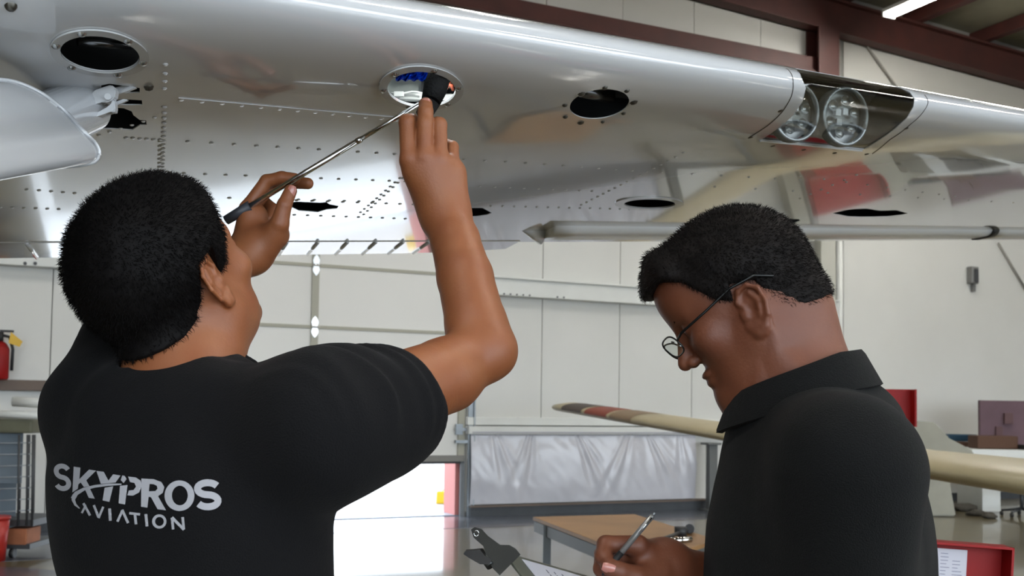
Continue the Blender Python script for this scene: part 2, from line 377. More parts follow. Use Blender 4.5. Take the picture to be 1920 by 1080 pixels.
# ------------------------------------------------------------ fluorescent fixture under the roof, plus unseen ones added for fill light
tube_mat = mat('lit_tube', (1, 1, 1, 1), .5, emit=(1, .97, .9), estr=58)
def fixture(t, d, drop=.55, L=2.4, lamp=True, label='long white fluorescent ceiling fixture hanging under the roof at the upper right'):
    z = raf2(t)+RH-drop
    o0 = WB+t*WD+d*WN+z*ZZ
    e = empty('ceiling_light', o0, label, 'light') if label else tag(empty('added_fill_fixture', o0), kind='structure')
    bm = bmesh.new(); add_box(bm, (-.12, -L/2, .03), (.12, L/2, .09), (o0, WD, WN, ZZ), .01)
    add_box(bm, (-.12, -L/2-.03, -.03), (.12, -L/2, .09), (o0, WD, WN, ZZ)); add_box(bm, (-.12, L/2, -.03), (.12, L/2+.03, .09), (o0, WD, WN, ZZ))
    obj('housing', bm, girt_white, e)
    for s_ in (-.06, .06): tubeo('tube', [o0+WD*s_-WN*L/2, o0+WD*s_+WN*L/2], .024, tube_mat, e, 10)
    for s_ in (-1, 1): tubeo('hanger', [o0+WN*s_*L*.4+ZZ*.09, o0+WN*s_*L*.4+ZZ*drop], .006, dark_steel, e, 6)
    if lamp:
        a = area('light', o0-ZZ*.06, o0-ZZ*3, 2.3, .2, LAMP_W, (1, .95, .89)); a.rotation_euler = (0, 0, math.atan2(WN[1], WN[0]))
LAMP_W = 32
t_, z_ = wp(1650, 28, 1.0)
# the one in view: its near end lies at pixel (1650, 28)
best = min(((abs(proj(WB+t*WD+d*WN+(raf2(t)+RH-.55)*ZZ)[0]-1668)+abs(proj(WB+t*WD+d*WN+(raf2(t)+RH-.55)*ZZ)[1]-26)), t, d) for t in np.arange(2, 12, .05) for d in np.arange(1, 9, .1))
print('fixture', best)
fixture(best[1], best[2]+1.2)
if True:  # unseen fixtures out of view, added to brighten the room
  for t in (-9, -1.5, 6, 14):
    for d in (4, 11, 17):
        p_ = proj(WB+t*WD+d*WN+(raf2(t)+RH-.55)*ZZ)
        infront = (WB+t*WD+d*WN-CAM)@F > .3
        fixture(t, d+(1.2 if infront else 0), label=None)

# dark painted strip on the floor along the wall foot and across the doorway
q_ = floor_pt(900, 989)-WB; sd_ = float(q_@WN)
strip_m = mat('dark_floor_strip', srgb(70, 74, 82), .25, coat=.6, noise_amt=.5, noise_scale=4, col2=srgb(92, 96, 108)[:3])
o = wbox('floor_strip', TL+.4, 4.2, 0.0005, .004, -.05, sd_, strip_m); tag(o, kind='structure')
# ------------------------------------------------------------ the wing (high-wing airplane overhead)
ws = un(ray(3270, 445)); wc = un(ray(304, 804)); wn = un(np.cross(ws, wc)); wn = wn if wn[2] > 0 else -wn
WO = P(800, 165, 1.55)
_xs = np.array([0, .0125, .025, .05, .1, .2, .3, 1.3])*1.85
_lo = np.array([0, .0165, .0227, .0301, .0375, .0423, .0423, .0423])*1.85*.8
_up = np.array([0, .0215, .0299, .0413, .0563, .0726, .0788, .03])*1.85*.8
V0 = -.10
pr = []
TEV = 1.36                                               # skin ends here (flap / aileron beyond)
for q in np.linspace(1, 0, 160)[:-1]:
    x = q*q*(TEV-V0); pr.append((V0+x, .0626+np.interp(math.sqrt(x), np.sqrt(_xs), _up)))
i0 = len(pr)
for q in np.linspace(0, 1, 200):
    x = q*q*(TEV-V0); pr.append((V0+x, .0626-np.interp(math.sqrt(x), np.sqrt(_xs), _lo)))
pr = np.array(pr)
# smooth the interpolated nose
for _ in range(6): pr[1:-1] = pr[1:-1]*.5+(pr[:-2]+pr[2:])*.25
al = np.concatenate([[0], np.cumsum(np.linalg.norm(np.diff(pr, axis=0), axis=1))]); al -= al[i0]
A_MIN, A_MAX = al[0], al[-1]
def S(u, a, off=0.0):
    """wing skin point; off outward (downwards on the lower side)"""
    v = np.interp(a, al, pr[:, 0]); w_ = np.interp(a, al, pr[:, 1])
    X = WO+u*ws+v*wc+w_*wn
    if off:
        e = .004; t = np.array([np.interp(a+e, al, pr[:, 0])-np.interp(a-e, al, pr[:, 0]), np.interp(a+e, al, pr[:, 1])-np.interp(a-e, al, pr[:, 1])]); t /= max(1e-9, np.linalg.norm(t))
        X = X+off*(t[1]*wc-t[0]*wn)
    return X
def SN(u, a): return un(S(u, a, 1e-3)-S(u, a))
def inv(x, y):
    """pixel -> (u, a) on the wing's lower skin"""
    d = ray(x, y); t = ((WO-CAM)@wn)/(d@wn); X = CAM+t*d; sol = np.linalg.solve(np.array([ws, wc, wn]).T, X-WO)
    u, a = sol[0], float(np.interp(max(sol[1], V0+.0), pr[i0:, 0], al[i0:])); a = max(a, .01); T = np.array([x, y], float)
    for _ in range(40):
        f0 = proj(S(u, a)); e = 1e-4; J = np.stack([(proj(S(u+e, a))-f0)/e, (proj(S(u, a+e))-f0)/e], 1)
        try: st = np.linalg.solve(J, T-f0)
        except Exception: break
        st = np.clip(st, -.05, .05); u += st[0]; a = min(max(a+st[1], -.06), A_MAX)
        if np.abs(T-f0).max() < .05: break
    return float(u), float(a)
def ipoly(pts): return [inv(x, y) for x, y in pts]
def ell(cx, cy, rx, ry, tilt=0, n=40, rag=0):
    out = []
    for k in range(n):
        a = 2*math.pi*k/n; q = 1+rag*(random.random()-.5)
        x, y = rx*math.cos(a)*q, ry*math.sin(a)*q; c, s = math.cos(math.radians(tilt)), math.sin(math.radians(tilt)); out.append((cx+x*c-y*s, cy+x*s+y*c))
    return out
plane = empty('airplane', S(0, .1), 'white high-wing airplane whose open-panelled wing spans above both men', 'airplane')
holes_px = {
 'h1': ell(187, 99, 75, 34, 7), 'h2': ell(790, 165, 64, 33, 3), 'h3': ell(1124, 195, 56, 27, -8),
 's1': [(190, 160), (205, 157), (262, 165), (262, 174), (228, 175), (190, 172)],
 's2': [(205, 190), (228, 186), (266, 188), (267, 197), (228, 197), (205, 196)],
 's3': [(172, 241), (176, 222), (215, 202), (232, 203), (247, 209), (250, 216), (262, 225), (274, 226), (275, 234), (262, 235), (248, 244), (215, 242)],
 'r1': [(540, 381), (556, 378), (600, 380), (612, 379), (618, 383), (635, 386), (632, 391), (612, 393), (596, 398), (560, 395), (548, 389)],
 'r2': [(850, 390), (905, 390), (914, 395), (922, 399), (912, 403), (894, 406), (850, 408)],
 'r3': ell(1218, 381, 48, 9, 0),
 'r4': [(1462, 410), (1498, 411), (1500, 414), (1486, 419), (1462, 421)],
 'r5': [(1560, 400), (1585, 394), (1600, 392), (1625, 391), (1650, 395), (1680, 394), (1702, 400), (1690, 403), (1665, 406), (1620, 407), (1590, 406)],
}
lens_px = [(1427, 262), (1620, 280), (1650, 262), (1680, 240), (1700, 222), (1713, 200), (1715, 185), (1706, 172)]
lens_top = [(1500, 138), (1511, 165), (1505, 190), (1488, 215), (1460, 240)]
holes = {k: ipoly(v) for k, v in holes_px.items()}
lens_a = ipoly(lens_px); lens_b = ipoly(lens_top)
uL, uR = lens_b[0][0]+.005, lens_a[-1][0]
# carry the opening over the nose to the upper side
topR = [(uR-.006, lens_a[-1][1]-.03), (uR-.03, lens_a[-1][1]-.07)]; topL = [(uL+.03, min(lens_b[0][1]-.07, topR[1][1])), (uL+.006, lens_b[0][1]-.03)]
lens_poly = lens_a+topR+topL+lens_b
U_MIN, U_MAX = -1.9, 7.5
def skin(name, ulo, uhi, alo, ahi, hole_list, m, parent, thick=.0016, ustep=.05, off=0.0, poly=None, wall=0):
    """curved sheet over a (u, a) rectangle or polygon with holes"""
    pts = []; edges = []
    def loop(pl, closed=True):
        b = len(pts)
        dense = []
        for i, p in enumerate(pl):
            q = pl[(i+1) % len(pl)]; L = math.hypot(q[0]-p[0], q[1]-p[1]); n = max(1, int(L/.02)) if poly is not None else max(1, int(L/.03))
            for k in range(n): dense.append((p[0]+(q[0]-p[0])*k/n, p[1]+(q[1]-p[1])*k/n))
        pts.extend(dense); n = len(dense)
        edges.extend([(b+i, b+(i+1) % n) for i in range(n)]); return dense
    outer = poly if poly is not None else [(ulo, alo), (uhi, alo), (uhi, ahi), (ulo, ahi)]
    loop(outer)
    hl = [loop(h) for h in hole_list]
    def inside(p, pl):
        c = False; n = len(pl); j = n-1
        for i in range(n):
            if (pl[i][1] > p[1]) != (pl[j][1] > p[1]) and p[0] < (pl[j][0]-pl[i][0])*(p[1]-pl[i][1])/(pl[j][1]-pl[i][1]+1e-12)+pl[i][0]: c = not c
            j = i
        return c
    us = [p[0] for p in outer]; as_ = [p[1] for p in outer]
    a = min(as_)
    while a < max(as_):
        st = .008 if abs(a) < .08 else (.02 if abs(a) < .3 else .06)
        u = min(us)+.004
        while u < max(us):
            p = (u, a+1e-3)
            if poly is None or inside(p, outer):
                if not any(inside(p, h) for h in hole_list): pts.append(p)
            u += ustep
        a += st
    vco, _, faces, *_ = delaunay_2d_cdt([Vector(p) for p in pts], edges, [], 0, 1e-6)
    vco = [tuple(v) for v in vco]; keep = []
    for f in faces:
        c = (sum(vco[i][0] for i in f)/len(f), sum(vco[i][1] for i in f)/len(f))
        if poly is not None and not inside(c, outer): continue
        if any(inside(c, h) for h in hole_list): continue
        keep.append(tuple(f))
    V3 = [S(u, a, off) for u, a in vco]
    o = pyd(name, V3, keep, m, parent, True)
    bm = bmesh.new(); bm.from_mesh(o.data); bmesh.ops.recalc_face_normals(bm, faces=bm.faces)
    f0 = bm.faces[0] if False else None
    bm.faces.ensure_lookup_table(); f0 = bm.faces[len(bm.faces)//2]
    # outward test
    cc = f0.calc_center_median(); best = min(range(len(V3)), key=lambda i: (Vector(V3[i])-cc).length); nn = SN(*vco[best])
    if f0.normal.dot(Vector(nn)) < 0: bmesh.ops.reverse_faces(bm, faces=bm.faces)
    bm.to_mesh(o.data); bm.free()
    if thick:
        md = o.modifiers.new('t', 'SOLIDIFY'); md.thickness = thick; md.offset = -1
        es = o.modifiers.new('e', 'EDGE_SPLIT'); es.split_angle = math.radians(35)
    return o
# split at the spanwise lap joint: the lap lies at a row y~195 @x 400
lap1 = inv(400, 195)[1]; lap2 = inv(1180, 300)[0]
hl = [holes[k] for k in holes]+[lens_poly]
skin('wing_skin', U_MIN, U_MAX, A_MIN, A_MAX, hl, wing_white, plane)
# upstanding lap edges (thin doubler sheets)
def strip(name, p0, p1, wdt, th, m, parent=plane, n=24):
    """thin raised strip along the skin between two (u,a) points"""
    bm = bmesh.new(); d = np.array(p1)-np.array(p0); L = np.linalg.norm(d); d = d/L; nrm = np.array([-d[1], d[0]])
    rows = []
    for i in range(n+1):
        c = np.array(p0)+d*L*i/n; r = []
        for s_, o_ in ((-wdt/2, 0.0002), (-wdt/2, th), (wdt/2, th), (wdt/2, 0.0002)):
            q = c+nrm*s_; r.append(bm.verts.new(Vector(S(q[0], q[1], o_))))
        rows.append(r)
    for i in range(n):
        for k in range(3): bm.faces.new((rows[i][k], rows[i][k+1], rows[i+1][k+1], rows[i+1][k]))
    bm.faces.new(rows[0]); bm.faces.new(rows[-1][::-1])
    bmesh.ops.recalc_face_normals(bm, faces=bm.faces); return obj(name, bm, m, parent)
strip('lap_edge', (inv(335, 183)[0], lap1), (inv(745, 227)[0], lap1), .03, .0012, wing_white)
# inner structure: spars, ribs
def wbar(name, u0, u1, v0, v1, w0, w1, m, parent=plane):
    bm = bmesh.new(); add_box(bm, (u0, v0, w0), (u1, v1, w1), (WO, ws, wc, wn)); bmesh.ops.recalc_face_normals(bm, faces=bm.faces); return obj(name, bm, m, parent)
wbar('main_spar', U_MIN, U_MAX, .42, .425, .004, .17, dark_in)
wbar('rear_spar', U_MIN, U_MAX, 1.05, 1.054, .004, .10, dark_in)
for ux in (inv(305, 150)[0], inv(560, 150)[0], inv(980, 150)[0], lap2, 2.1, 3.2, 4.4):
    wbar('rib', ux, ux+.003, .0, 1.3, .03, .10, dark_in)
# reinforcing rings round the inspection holes
def ring(h, grow, mat_, name='access_ring', n_screw=6, th=.0022, ph=0.2, glow=1.0):
    c = np.mean(np.array(h), axis=0); out = [tuple(c+(np.array(p)-c)*grow) for p in h]
    o = skin(name, 0, 0, 0, 0, [[tuple(c+(np.array(p)-c)*glow) for p in h]], mat_, plane, thick=th, ustep=.02, off=th+.0004, poly=out)
    bmk = bmesh.new()
    for k in range(n_screw):
        a = 2*math.pi*k/n_screw+ph; i = int(a/(2*math.pi)*len(h)) % len(h); q = c+(np.array(h[i])-c)*((grow+glow)/2)
        dome(bmk, q, .0055, .003, th+.0005)
    s = obj('ring_screw', bmk, zinc, plane, True); tag(s, kind='stuff')
    return o
def dome(bm, ua, rad, hgt, off=0.0, seg=8):
    X = S(ua[0], ua[1], off); nr = SN(ua[0], ua[1]); x, y, z = frame_of(nr)
    r0 = [bm.verts.new(Vector(X+rad*(math.cos(t)*x+math.sin(t)*y))) for t in [2*math.pi*k/seg for k in range(seg)]]
    r1_ = [bm.verts.new(Vector(X+hgt*.75*z+rad*.68*(math.cos(t)*x+math.sin(t)*y))) for t in [2*math.pi*k/seg for k in range(seg)]]
    tp = bm.verts.new(Vector(X+hgt*z))
    for k in range(seg):
        bm.faces.new((r0[k], r0[(k+1) % seg], r1_[(k+1) % seg], r1_[k])); bm.faces.new((r1_[k], r1_[(k+1) % seg], tp))
ring(holes['h1'], 1.25, ring_mat); ring(holes['h2'], 1.24, ring_mat, ph=.9)
ring(holes['r3'], 1.35, ring_mat, n_screw=0)
# loose screws round hole 3 and beside hole 1
bmk = bmesh.new()
for x, y, r_ in ((1090, 176, .007), (1134, 164, .005), (1175, 170, .005), (1188, 192, .008), (1169, 212, .005), (1130, 228, .004), (1089, 230, .007), (1060, 219, .005), (1059, 197, .005)):
    dome(bmk, inv(x, y), r_, .004)
for x, y in ((279, 163), (20, 11)): dome(bmk, inv(x, y), .007, .006)
for x, y in ((1407, 262-4), (1463, 208), (1699, 241), (1625, 289), (1565, 287), (1507, 281), (1449, 274)): dome(bmk, inv(x, y), .006, .002)
tag(obj('screw', bmk, mat('dark_screw', srgb(90, 88, 82), .3, metal=.8), plane, True), kind='stuff')
# rivets: rows along pixel polylines, too small to pick apart
bmr = bmesh.new()
def rivets(pts, n, r_=.0042):
    ua = [inv(x, y) for x, y in pts]; seg = [math.hypot(ua[i+1][0]-ua[i][0], ua[i+1][1]-ua[i][1]) for i in range(len(ua)-1)]; L = sum(seg)
    for k in range(n):
        d = L*k/(n-1); i = 0
        while i < len(seg)-1 and d > seg[i]: d -= seg[i]; i += 1
        f_ = d/seg[i]; q = (ua[i][0]+(ua[i+1][0]-ua[i][0])*f_, ua[i][1]+(ua[i+1][1]-ua[i][1])*f_)
        dome(bmr, q, r_, .0018, 0.0004, 6)
rivets([(340, 186), (745, 224)], 13, .005)
rivets([(310, 120), (308, 165)], 4, .004); rivets([(308, 200), (304, 320)], 16, .0045); rivets([(300, 265), (299, 320)], 8)
rivets([(352, 265), (740, 289)], 11); rivets([(345, 325), (760, 340)], 13)
rivets([(985, 305), (1185, 320)], 7); rivets([(870, 299), (985, 305)], 4)
rivets([(870, 348), (1110, 358)], 10, .004); rivets([(1281, 286), (1090, 384)], 17, .0045); rivets([(755, 334), (682, 402)], 10)
rivets([(750, 334), (676, 398)], 10, .004)
rivets([(430, 371), (800, 384)], 14, .005); rivets([(500, 401), (760, 410)], 12, .005); rivets([(560, 374), (700, 378)], 6)
rivets([(50, 355), (140, 362)], 5, .004); rivets([(0, 388), (110, 392)], 6, .004)
rivets([(1240, 323), (1500, 337)], 6, .004); rivets([(1500, 330), (1790, 368)], 9, .004); rivets([(1340, 350), (1900, 380)], 11, .004)
rivets([(1606, 328), (1500, 372)], 6, .0045)
rivets([(236, 258), (300, 262)], 6, .004); rivets([(185, 253), (290, 220)], 6, .0035); rivets([(920, 386), (1180, 392)], 14, .004)
tag(obj('rivet', bmr, wing_white, plane, True), kind='stuff')
# trailing edge: flap with beads at left, aileron at right
def tesec(name, u0, u1, poly, m, parent=plane, n=40, cut=None, smooth=True):
    """extrude a (v, w) section along the span"""
    bm = bmesh.new(); rows = []
    for i in range(n+1):
        u = u0+(u1-u0)*i/n; pl = poly(u) if callable(poly) else poly
        rows.append([bm.verts.new(Vector(WO+u*ws+v*wc+w_*wn)) for v, w_ in pl])
    k = len(rows[0])
    for i in range(n):
        for j in range(k): bm.faces.new((rows[i][j], rows[i][(j+1) % k], rows[i+1][(j+1) % k], rows[i+1][j]))
    bm.faces.new(rows[0]); bm.faces.new(rows[-1][::-1]); bmesh.ops.recalc_face_normals(bm, faces=bm.faces)
    return obj(name, bm, m, parent, smooth)
def onplane(x, y, w_=0.0):
    d = ray(x, y); t = ((WO+wn*w_-CAM)@wn)/(d@wn); X = CAM+t*d-WO; return np.linalg.solve(np.array([ws, wc, wn]).T, X)
uf = onplane(905, 455)[0]; ue = onplane(1010, 440)[0]
vf0, vf1 = onplane(600, 431)[1], onplane(600, 477, -.002)[1]
print('flap', uf, ue, vf0, vf1, 'A', A_MAX, 'v', onplane(600, 425)[1], 'gap row', onplane(1100, 422)[1], onplane(1100, 445)[1], onplane(1900, 460)[1])
vb = onplane(600, 451)[1]
def rr(v0, v1, w0, w1, r_=.012):
    return [(v0+r_, w0), (v1-r_, w0), (v1, w0+(w1-w0)*.5), (v1-r_, w1), (v0+r_, w1), (v0, (w0+w1)/2)]
fl_ = empty('flap', WO+.2*ws+vf0*wc); fl_.parent = plane; fl_.matrix_parent_inverse = plane.matrix_world.inverted()
def flsec(u):
    e = max(0, (u-(uf-.35))/.7); v1 = vf1-max(0, e)**2.2*(vf1-TEV-.04)
    r_ = [(TEV+.012, .03), (TEV+.02, .012), (TEV+.05, .003), (vf0+.01, .001), (vb, .004), (vb+.012, -.002), (v1, -.002), (v1, .002), (vf0, .03), (TEV+.03, .045)]
    return [(min(a, v1), b) for a, b in r_]
tesec('flap_skin', U_MIN, ue-.03, flsec, wing_white, fl_, 120, smooth=False)
# stiffening beads on the flap (chordwise ridges)
bu = [onplane(x, 466)[0] for x in (529, 583, 633, 684, 733, 785)]
pitch = (bu[-1]-bu[0])/5; print('beads', bu, pitch)
k = -14
bead_me = None
while bu[0]+k*pitch < uf-.1:
    u = bu[0]+k*pitch; k += 1
    if u < U_MIN+.05: continue
    if bead_me is None:
        bm = bmesh.new(); add_tube(bm, [wc*(vb+.012)+wn*-.003, wc*(vf1-.004)+wn*-.003], .0045, 8, up=tuple(wn)); bmesh.ops.recalc_face_normals(bm, faces=bm.faces)
        b0 = obj('bead', bm, wing_white, None, True); bead_me = b0.data
        b0.matrix_world = Matrix.Translation(Vector(WO+u*ws)); b0.parent = fl_; b0.matrix_parent_inverse = fl_.matrix_world.inverted()
    else:
        b = bpy.data.objects.new('bead', bead_me); C.objects.link(b); b.matrix_world = Matrix.Translation(Vector(WO+u*ws)); b.parent = fl_; b.matrix_parent_inverse = fl_.matrix_world.inverted()
# aileron: rounded nose tube-like strip behind the wing skin, in two spans with a dark gap
va0, va1 = onplane(1100, 421)[1], onplane(1100, 446, -.01)[1]
ug = onplane(1805, 446)[0]
def ailsec(r0, r1, wd):
    pts = []
    for k in range(13):
        a = -math.pi/2-math.pi*k/12; pts.append((r0+.045+.045*math.cos(a), wd+.034+.034*math.sin(a)))
    pts += [(r1-.01, wd+.060), (r1, wd+.045), (r1, wd+.016), (r1-.02, wd+.002)]
    return pts
tesec('aileron', ue+.0, ug-.012, ailsec(va0+.02, va1, -.022), aileron_white, plane, 30)
tesec('aileron', ug+.012, U_MAX, ailsec(va0+.02, va1+.01, -.022), aileron_white, plane, 30)
tesec('hinge_gap', ug-.03, ug+.03, ailsec(va0+.015, va1+.004, -.026), rubber, plane, 2)
tesec('cove_skin', ue+.0, U_MAX, [(TEV-.03, .0012), (va0+.015, .0012), (va0+.015, .004), (TEV-.03, .03)], aileron_white, plane, 4, smooth=False)
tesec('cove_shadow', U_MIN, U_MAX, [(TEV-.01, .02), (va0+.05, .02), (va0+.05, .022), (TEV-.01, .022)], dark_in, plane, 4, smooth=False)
# folded cone at the aileron's inner end
q = [P(980, 434, 3.36), P(1006, 403, 3.30), P(1010, 444, 3.38), P(1000, 442, 3.38)]
pc_ = [onplane(*p) for p in ((978, 433), (1006, 403), (1010, 420), (1008, 446))]
bm = bmesh.new(); ax0 = WO+pc_[0][0]*ws+pc_[0][1]*wc+.004*wn; ce = WO+ue*ws+(va1-.01)*wc+.012*wn
rows = []
for f_, r_ in ((0.0, .004), (.5, .03), (1.0, .052)):
    c = ax0+(ce-ax0)*f_; rows.append([bm.verts.new(Vector(c+r_*(math.cos(a)*wc+math.sin(a)*wn*.85))) for a in np.linspace(0, 2*math.pi, 17)[:-1]])
for i in range(2):
    for k in range(16): bm.faces.new((rows[i][k], rows[i][(k+1) % 16], rows[i+1][(k+1) % 16], rows[i+1][k]))
o = obj('aileron_end_cone', bm, wing_white, plane, True); md = o.modifiers.new('s', 'SOLIDIFY'); md.thickness = .002
# landing light bay
lens_mat = clear_mat('clear_lens', (.86, .87, .86))
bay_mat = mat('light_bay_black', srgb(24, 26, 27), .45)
c_ = np.mean(np.array(lens_poly), axis=0)
grown = [tuple(c_+(np.array(p)-c_)*1.03) for p in lens_poly]
skin('landing_light_lens', 0, 0, 0, 0, [], lens_mat, plane, thick=.0015, ustep=.02, off=-.0018, poly=grown)
# trim doublers left and right of the lens
def curve_strip(name, pts, wdt, th, m):
    bm = bmesh.new(); ua = [np.array(p) for p in pts]; rows = []
    dn = []
    for i in range(len(ua)-1):
        for k in range(6): dn.append(ua[i]+(ua[i+1]-ua[i])*k/6)
    dn.append(ua[-1])
    for i, c in enumerate(dn):
        d = dn[min(i+1, len(dn)-1)]-dn[max(0, i-1)]; d = d/np.linalg.norm(d); nr = np.array([-d[1], d[0]]); r = []
        for s_, o_ in ((0, 0.0003), (0, th), (wdt, th), (wdt, .0003)): q_ = c+nr*s_; r.append(bm.verts.new(Vector(S(q_[0], q_[1], o_))))
        rows.append(r)
    for i in range(len(rows)-1):
        for k in range(3): bm.faces.new((rows[i][k], rows[i][k+1], rows[i+1][k+1], rows[i+1][k]))
    bmesh.ops.recalc_face_normals(bm, faces=bm.faces); return obj(name, bm, m, plane, False)
sgn = 1
lp = [inv(x, y) for x, y in ((1427, 262), (1460, 240), (1488, 215), (1505, 190), (1511, 165), (1500, 139))]
lp2 = [inv(x, y) for x, y in ((1620, 280), (1650, 262), (1680, 240), (1700, 222), (1713, 200), (1715, 185), (1706, 172))]
lp3 = [inv(x, y) for x, y in ((1405, 257), (1440, 235), (1468, 208), (1484, 180), (1487, 155), (1474, 128))]
lp4 = [inv(x, y) for x, y in ((1636, 288), (1668, 262), (1708, 232), (1734, 205), (1740, 190), (1733, 178))]
def seam(pts, name='panel_seam', r_=.0009):
    bm = bmesh.new(); dn = []
    for i in range(len(pts)-1):
        for k in range(6): dn.append(np.array(pts[i])+(np.array(pts[i+1])-np.array(pts[i]))*k/6)
    dn.append(np.array(pts[-1])); add_tube(bm, [S(q_[0], q_[1], .0003) for q_ in dn], r_, 5, up=tuple(ws)); return obj(name, bm, mat('seam_dark', srgb(70, 68, 64), .7), plane)
seam(lp3); seam(lp4)
bmf_ = bmesh.new(); add_tube(bmf_, [S(*inv(1424, 262.5), .0012), S(*inv(1616, 282), .0012)], .0022, 6); obj('lens_lower_frame', bmf_, ring_mat, plane)
# bay box: back wall and ends
ul0, ul1 = min(p[0] for p in lens_poly)-.01, max(p[0] for p in lens_poly)+.02
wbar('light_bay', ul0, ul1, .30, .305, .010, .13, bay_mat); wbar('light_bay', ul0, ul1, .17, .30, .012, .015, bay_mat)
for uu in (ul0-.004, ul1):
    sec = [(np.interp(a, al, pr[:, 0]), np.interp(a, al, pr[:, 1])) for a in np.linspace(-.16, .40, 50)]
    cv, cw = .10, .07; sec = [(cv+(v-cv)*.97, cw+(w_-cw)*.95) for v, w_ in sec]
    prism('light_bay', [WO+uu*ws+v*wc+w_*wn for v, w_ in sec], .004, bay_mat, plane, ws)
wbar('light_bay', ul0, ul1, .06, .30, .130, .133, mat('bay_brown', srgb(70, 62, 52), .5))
# the mounting plate facing forward-down
refl = mat('lamp_reflector', srgb(176, 178, 178), .18, metal=.9); glass_l = clear_mat('lamp_glass', (.97, .98, .98))
def lamp(px, py, rpx, dn_):
    c = P(px, py, dn_); ax = un(np.array([.42, -.9, -.12]))
    x, y, z = frame_of(ax); rd = rpx/FPX*dn_
    L = empty('landing_lamp', c); L.parent = plane; L.matrix_parent_inverse = plane.matrix_world.inverted()
    bm = bmesh.new(); prev = None
    for r_, h in ((1.12, -.01), (1.12, .010), (1.0, .014), (.97, .004)):
        rg = [bm.verts.new(Vector(c+rd*r_*(math.cos(a)*x+math.sin(a)*y)+h*z)) for a in np.linspace(0, 2*math.pi, 33)[:-1]]
        if prev:
            for k in range(32): bm.faces.new((prev[k], prev[(k+1) % 32], rg[(k+1) % 32], rg[k]))
        prev = rg
    obj('bezel', bm, mat('lamp_bezel', srgb(120, 124, 124), .25, metal=.6), L, True)
    bm = bmesh.new(); rg = [bm.verts.new(Vector(c+rd*(math.cos(a)*x+math.sin(a)*y)-.012*z)) for a in np.linspace(0, 2*math.pi, 33)[:-1]]; bm.faces.new(rg); obj('back_plate', bm, mat('lamp_back', srgb(120, 122, 120), .35, metal=.5), L)
    bm = bmesh.new(); prev = None
    for r_, h in ((1.0, .004), (.8, .010), (.4, .015), (.02, .017)):
        rg = [bm.verts.new(Vector(c+rd*r_*(math.cos(a)*x+math.sin(a)*y)+h*z)) for a in np.linspace(0, 2*math.pi, 33)[:-1]]
        if prev:
            for k in range(32): bm.faces.new((prev[k], prev[(k+1) % 32], rg[(k+1) % 32], rg[k]))
        prev = rg
    obj('glass', bm, glass_l, L, True)
    for k in range(6):
        a = k*math.pi/3+.4; cc = c+rd*.6*(math.cos(a)*x+math.sin(a)*y)-.008*z
        bm = bmesh.new(); prev = None
        for r_, h in ((.22, .008), (.2, .006), (.12, 0.0), (.03, -.002)):
            rg = [bm.verts.new(Vector(cc+rd*r_*(math.cos(b)*x+math.sin(b)*y)+h*z)) for b in np.linspace(0, 2*math.pi, 13)[:-1]]
            if prev:
                for j in range(12): bm.faces.new((prev[j], prev[(j+1) % 12], rg[(j+1) % 12], rg[j]))
            prev = rg
        obj('reflector', bm, refl, L, True)
    for a in (0, math.pi/2, math.pi): 
        cc = c+rd*.25*(math.cos(a+1)*x+math.sin(a+1)*y); boxo('divider', (-rd*.12, -rd*.12, -.01), (rd*.12, rd*.12, .0), ring_mat, L, (cc, x, y, z))
    return L
pd = [onplane(1580, 222, .05), onplane(1495, 215, .05)]
X1 = WO+pd[0][0]*ws+pd[0][1]*wc+.05*wn; 
dd = float((X1-CAM)@F); print('lamp depth', dd, pd, 'lens poly', [tuple(round(a, 3) for a in p) for p in lens_poly])
for lx, ly in ((1580, 219), (1487, 211)):
    sd0 = float((S(*inv(lx, ly))-CAM)@F); lamp(lx, ly, 50, sd0+.115)
# strut: attach fitting, inner tube and the slid-down fairing cuff
stp = mat('strut_paint', srgb(178, 181, 184), .2, coat=.8)
st = empty('strut', P(120, 210, 1.35)); st.parent = plane; st.matrix_parent_inverse = plane.matrix_world.inverted()
e0, e1 = P(166, 194, 1.42), P(-160, 335, 1.16)
axd = un(e1-e0); sx, sy, sz = frame_of(axd, tuple(wn))
bm = bmesh.new(); prev = None; K = 36
for d_, r_ in ((0.0, .029), (.0, .0335), (.003, .036), (.42, .037)):
    rg = [bm.verts.new(Vector(e0+axd*d_+r_*(math.cos(a)*sx*1.0+math.sin(a)*sy*1.0))) for a in np.linspace(0, 2*math.pi, K+1)[:-1]]
    if prev:
        for k in range(K): bm.faces.new((prev[k], prev[(k+1) % K], rg[(k+1) % K], rg[k]))
    else: bm.faces.new(rg)
    prev = rg
bmesh.ops.recalc_face_normals(bm, faces=bm.faces); so = obj('strut_tube', bm, stp, st, True); so.modifiers.new('e', 'EDGE_SPLIT').split_angle = math.radians(40)
boxo('tube_rib', (-.004, -.037, .004), (.004, -.033, .4), stp, st, (e0, sx, sy, axd), .001)
D0 = 1.385
def plate(name, px, d, th, bev=.0015): return prism(name, [P(x, y, d) for x, y in px], th, stp, st, F, bev)
plate('fork', [(164, 180), (178, 168), (208, 158), (216, 165), (216, 176), (213, 184), (205, 190), (196, 192), (188, 190), (170, 200), (160, 203)], D0-.004, .014)
plate('fork', [(164, 222), (172, 214), (200, 204), (210, 196), (208, 186), (214, 186), (216, 205), (213, 212), (207, 207), (180, 219), (168, 226)], D0, .012)
plate('fork', [(158, 226), (174, 219), (173, 236), (168, 241), (158, 234)], D0, .012)
plate('cleat', [(205, 166), (238, 158), (256, 164), (238, 171), (214, 178)], D0+.012, .006, .001)
plate('cleat', [(210, 192), (232, 185), (240, 187), (216, 198)], D0+.012, .006, .001)
tubeo('attach_bolt', [P(202, 181, D0-.008), P(202, 181, D0+.01)], .0042, stp, st, 12)
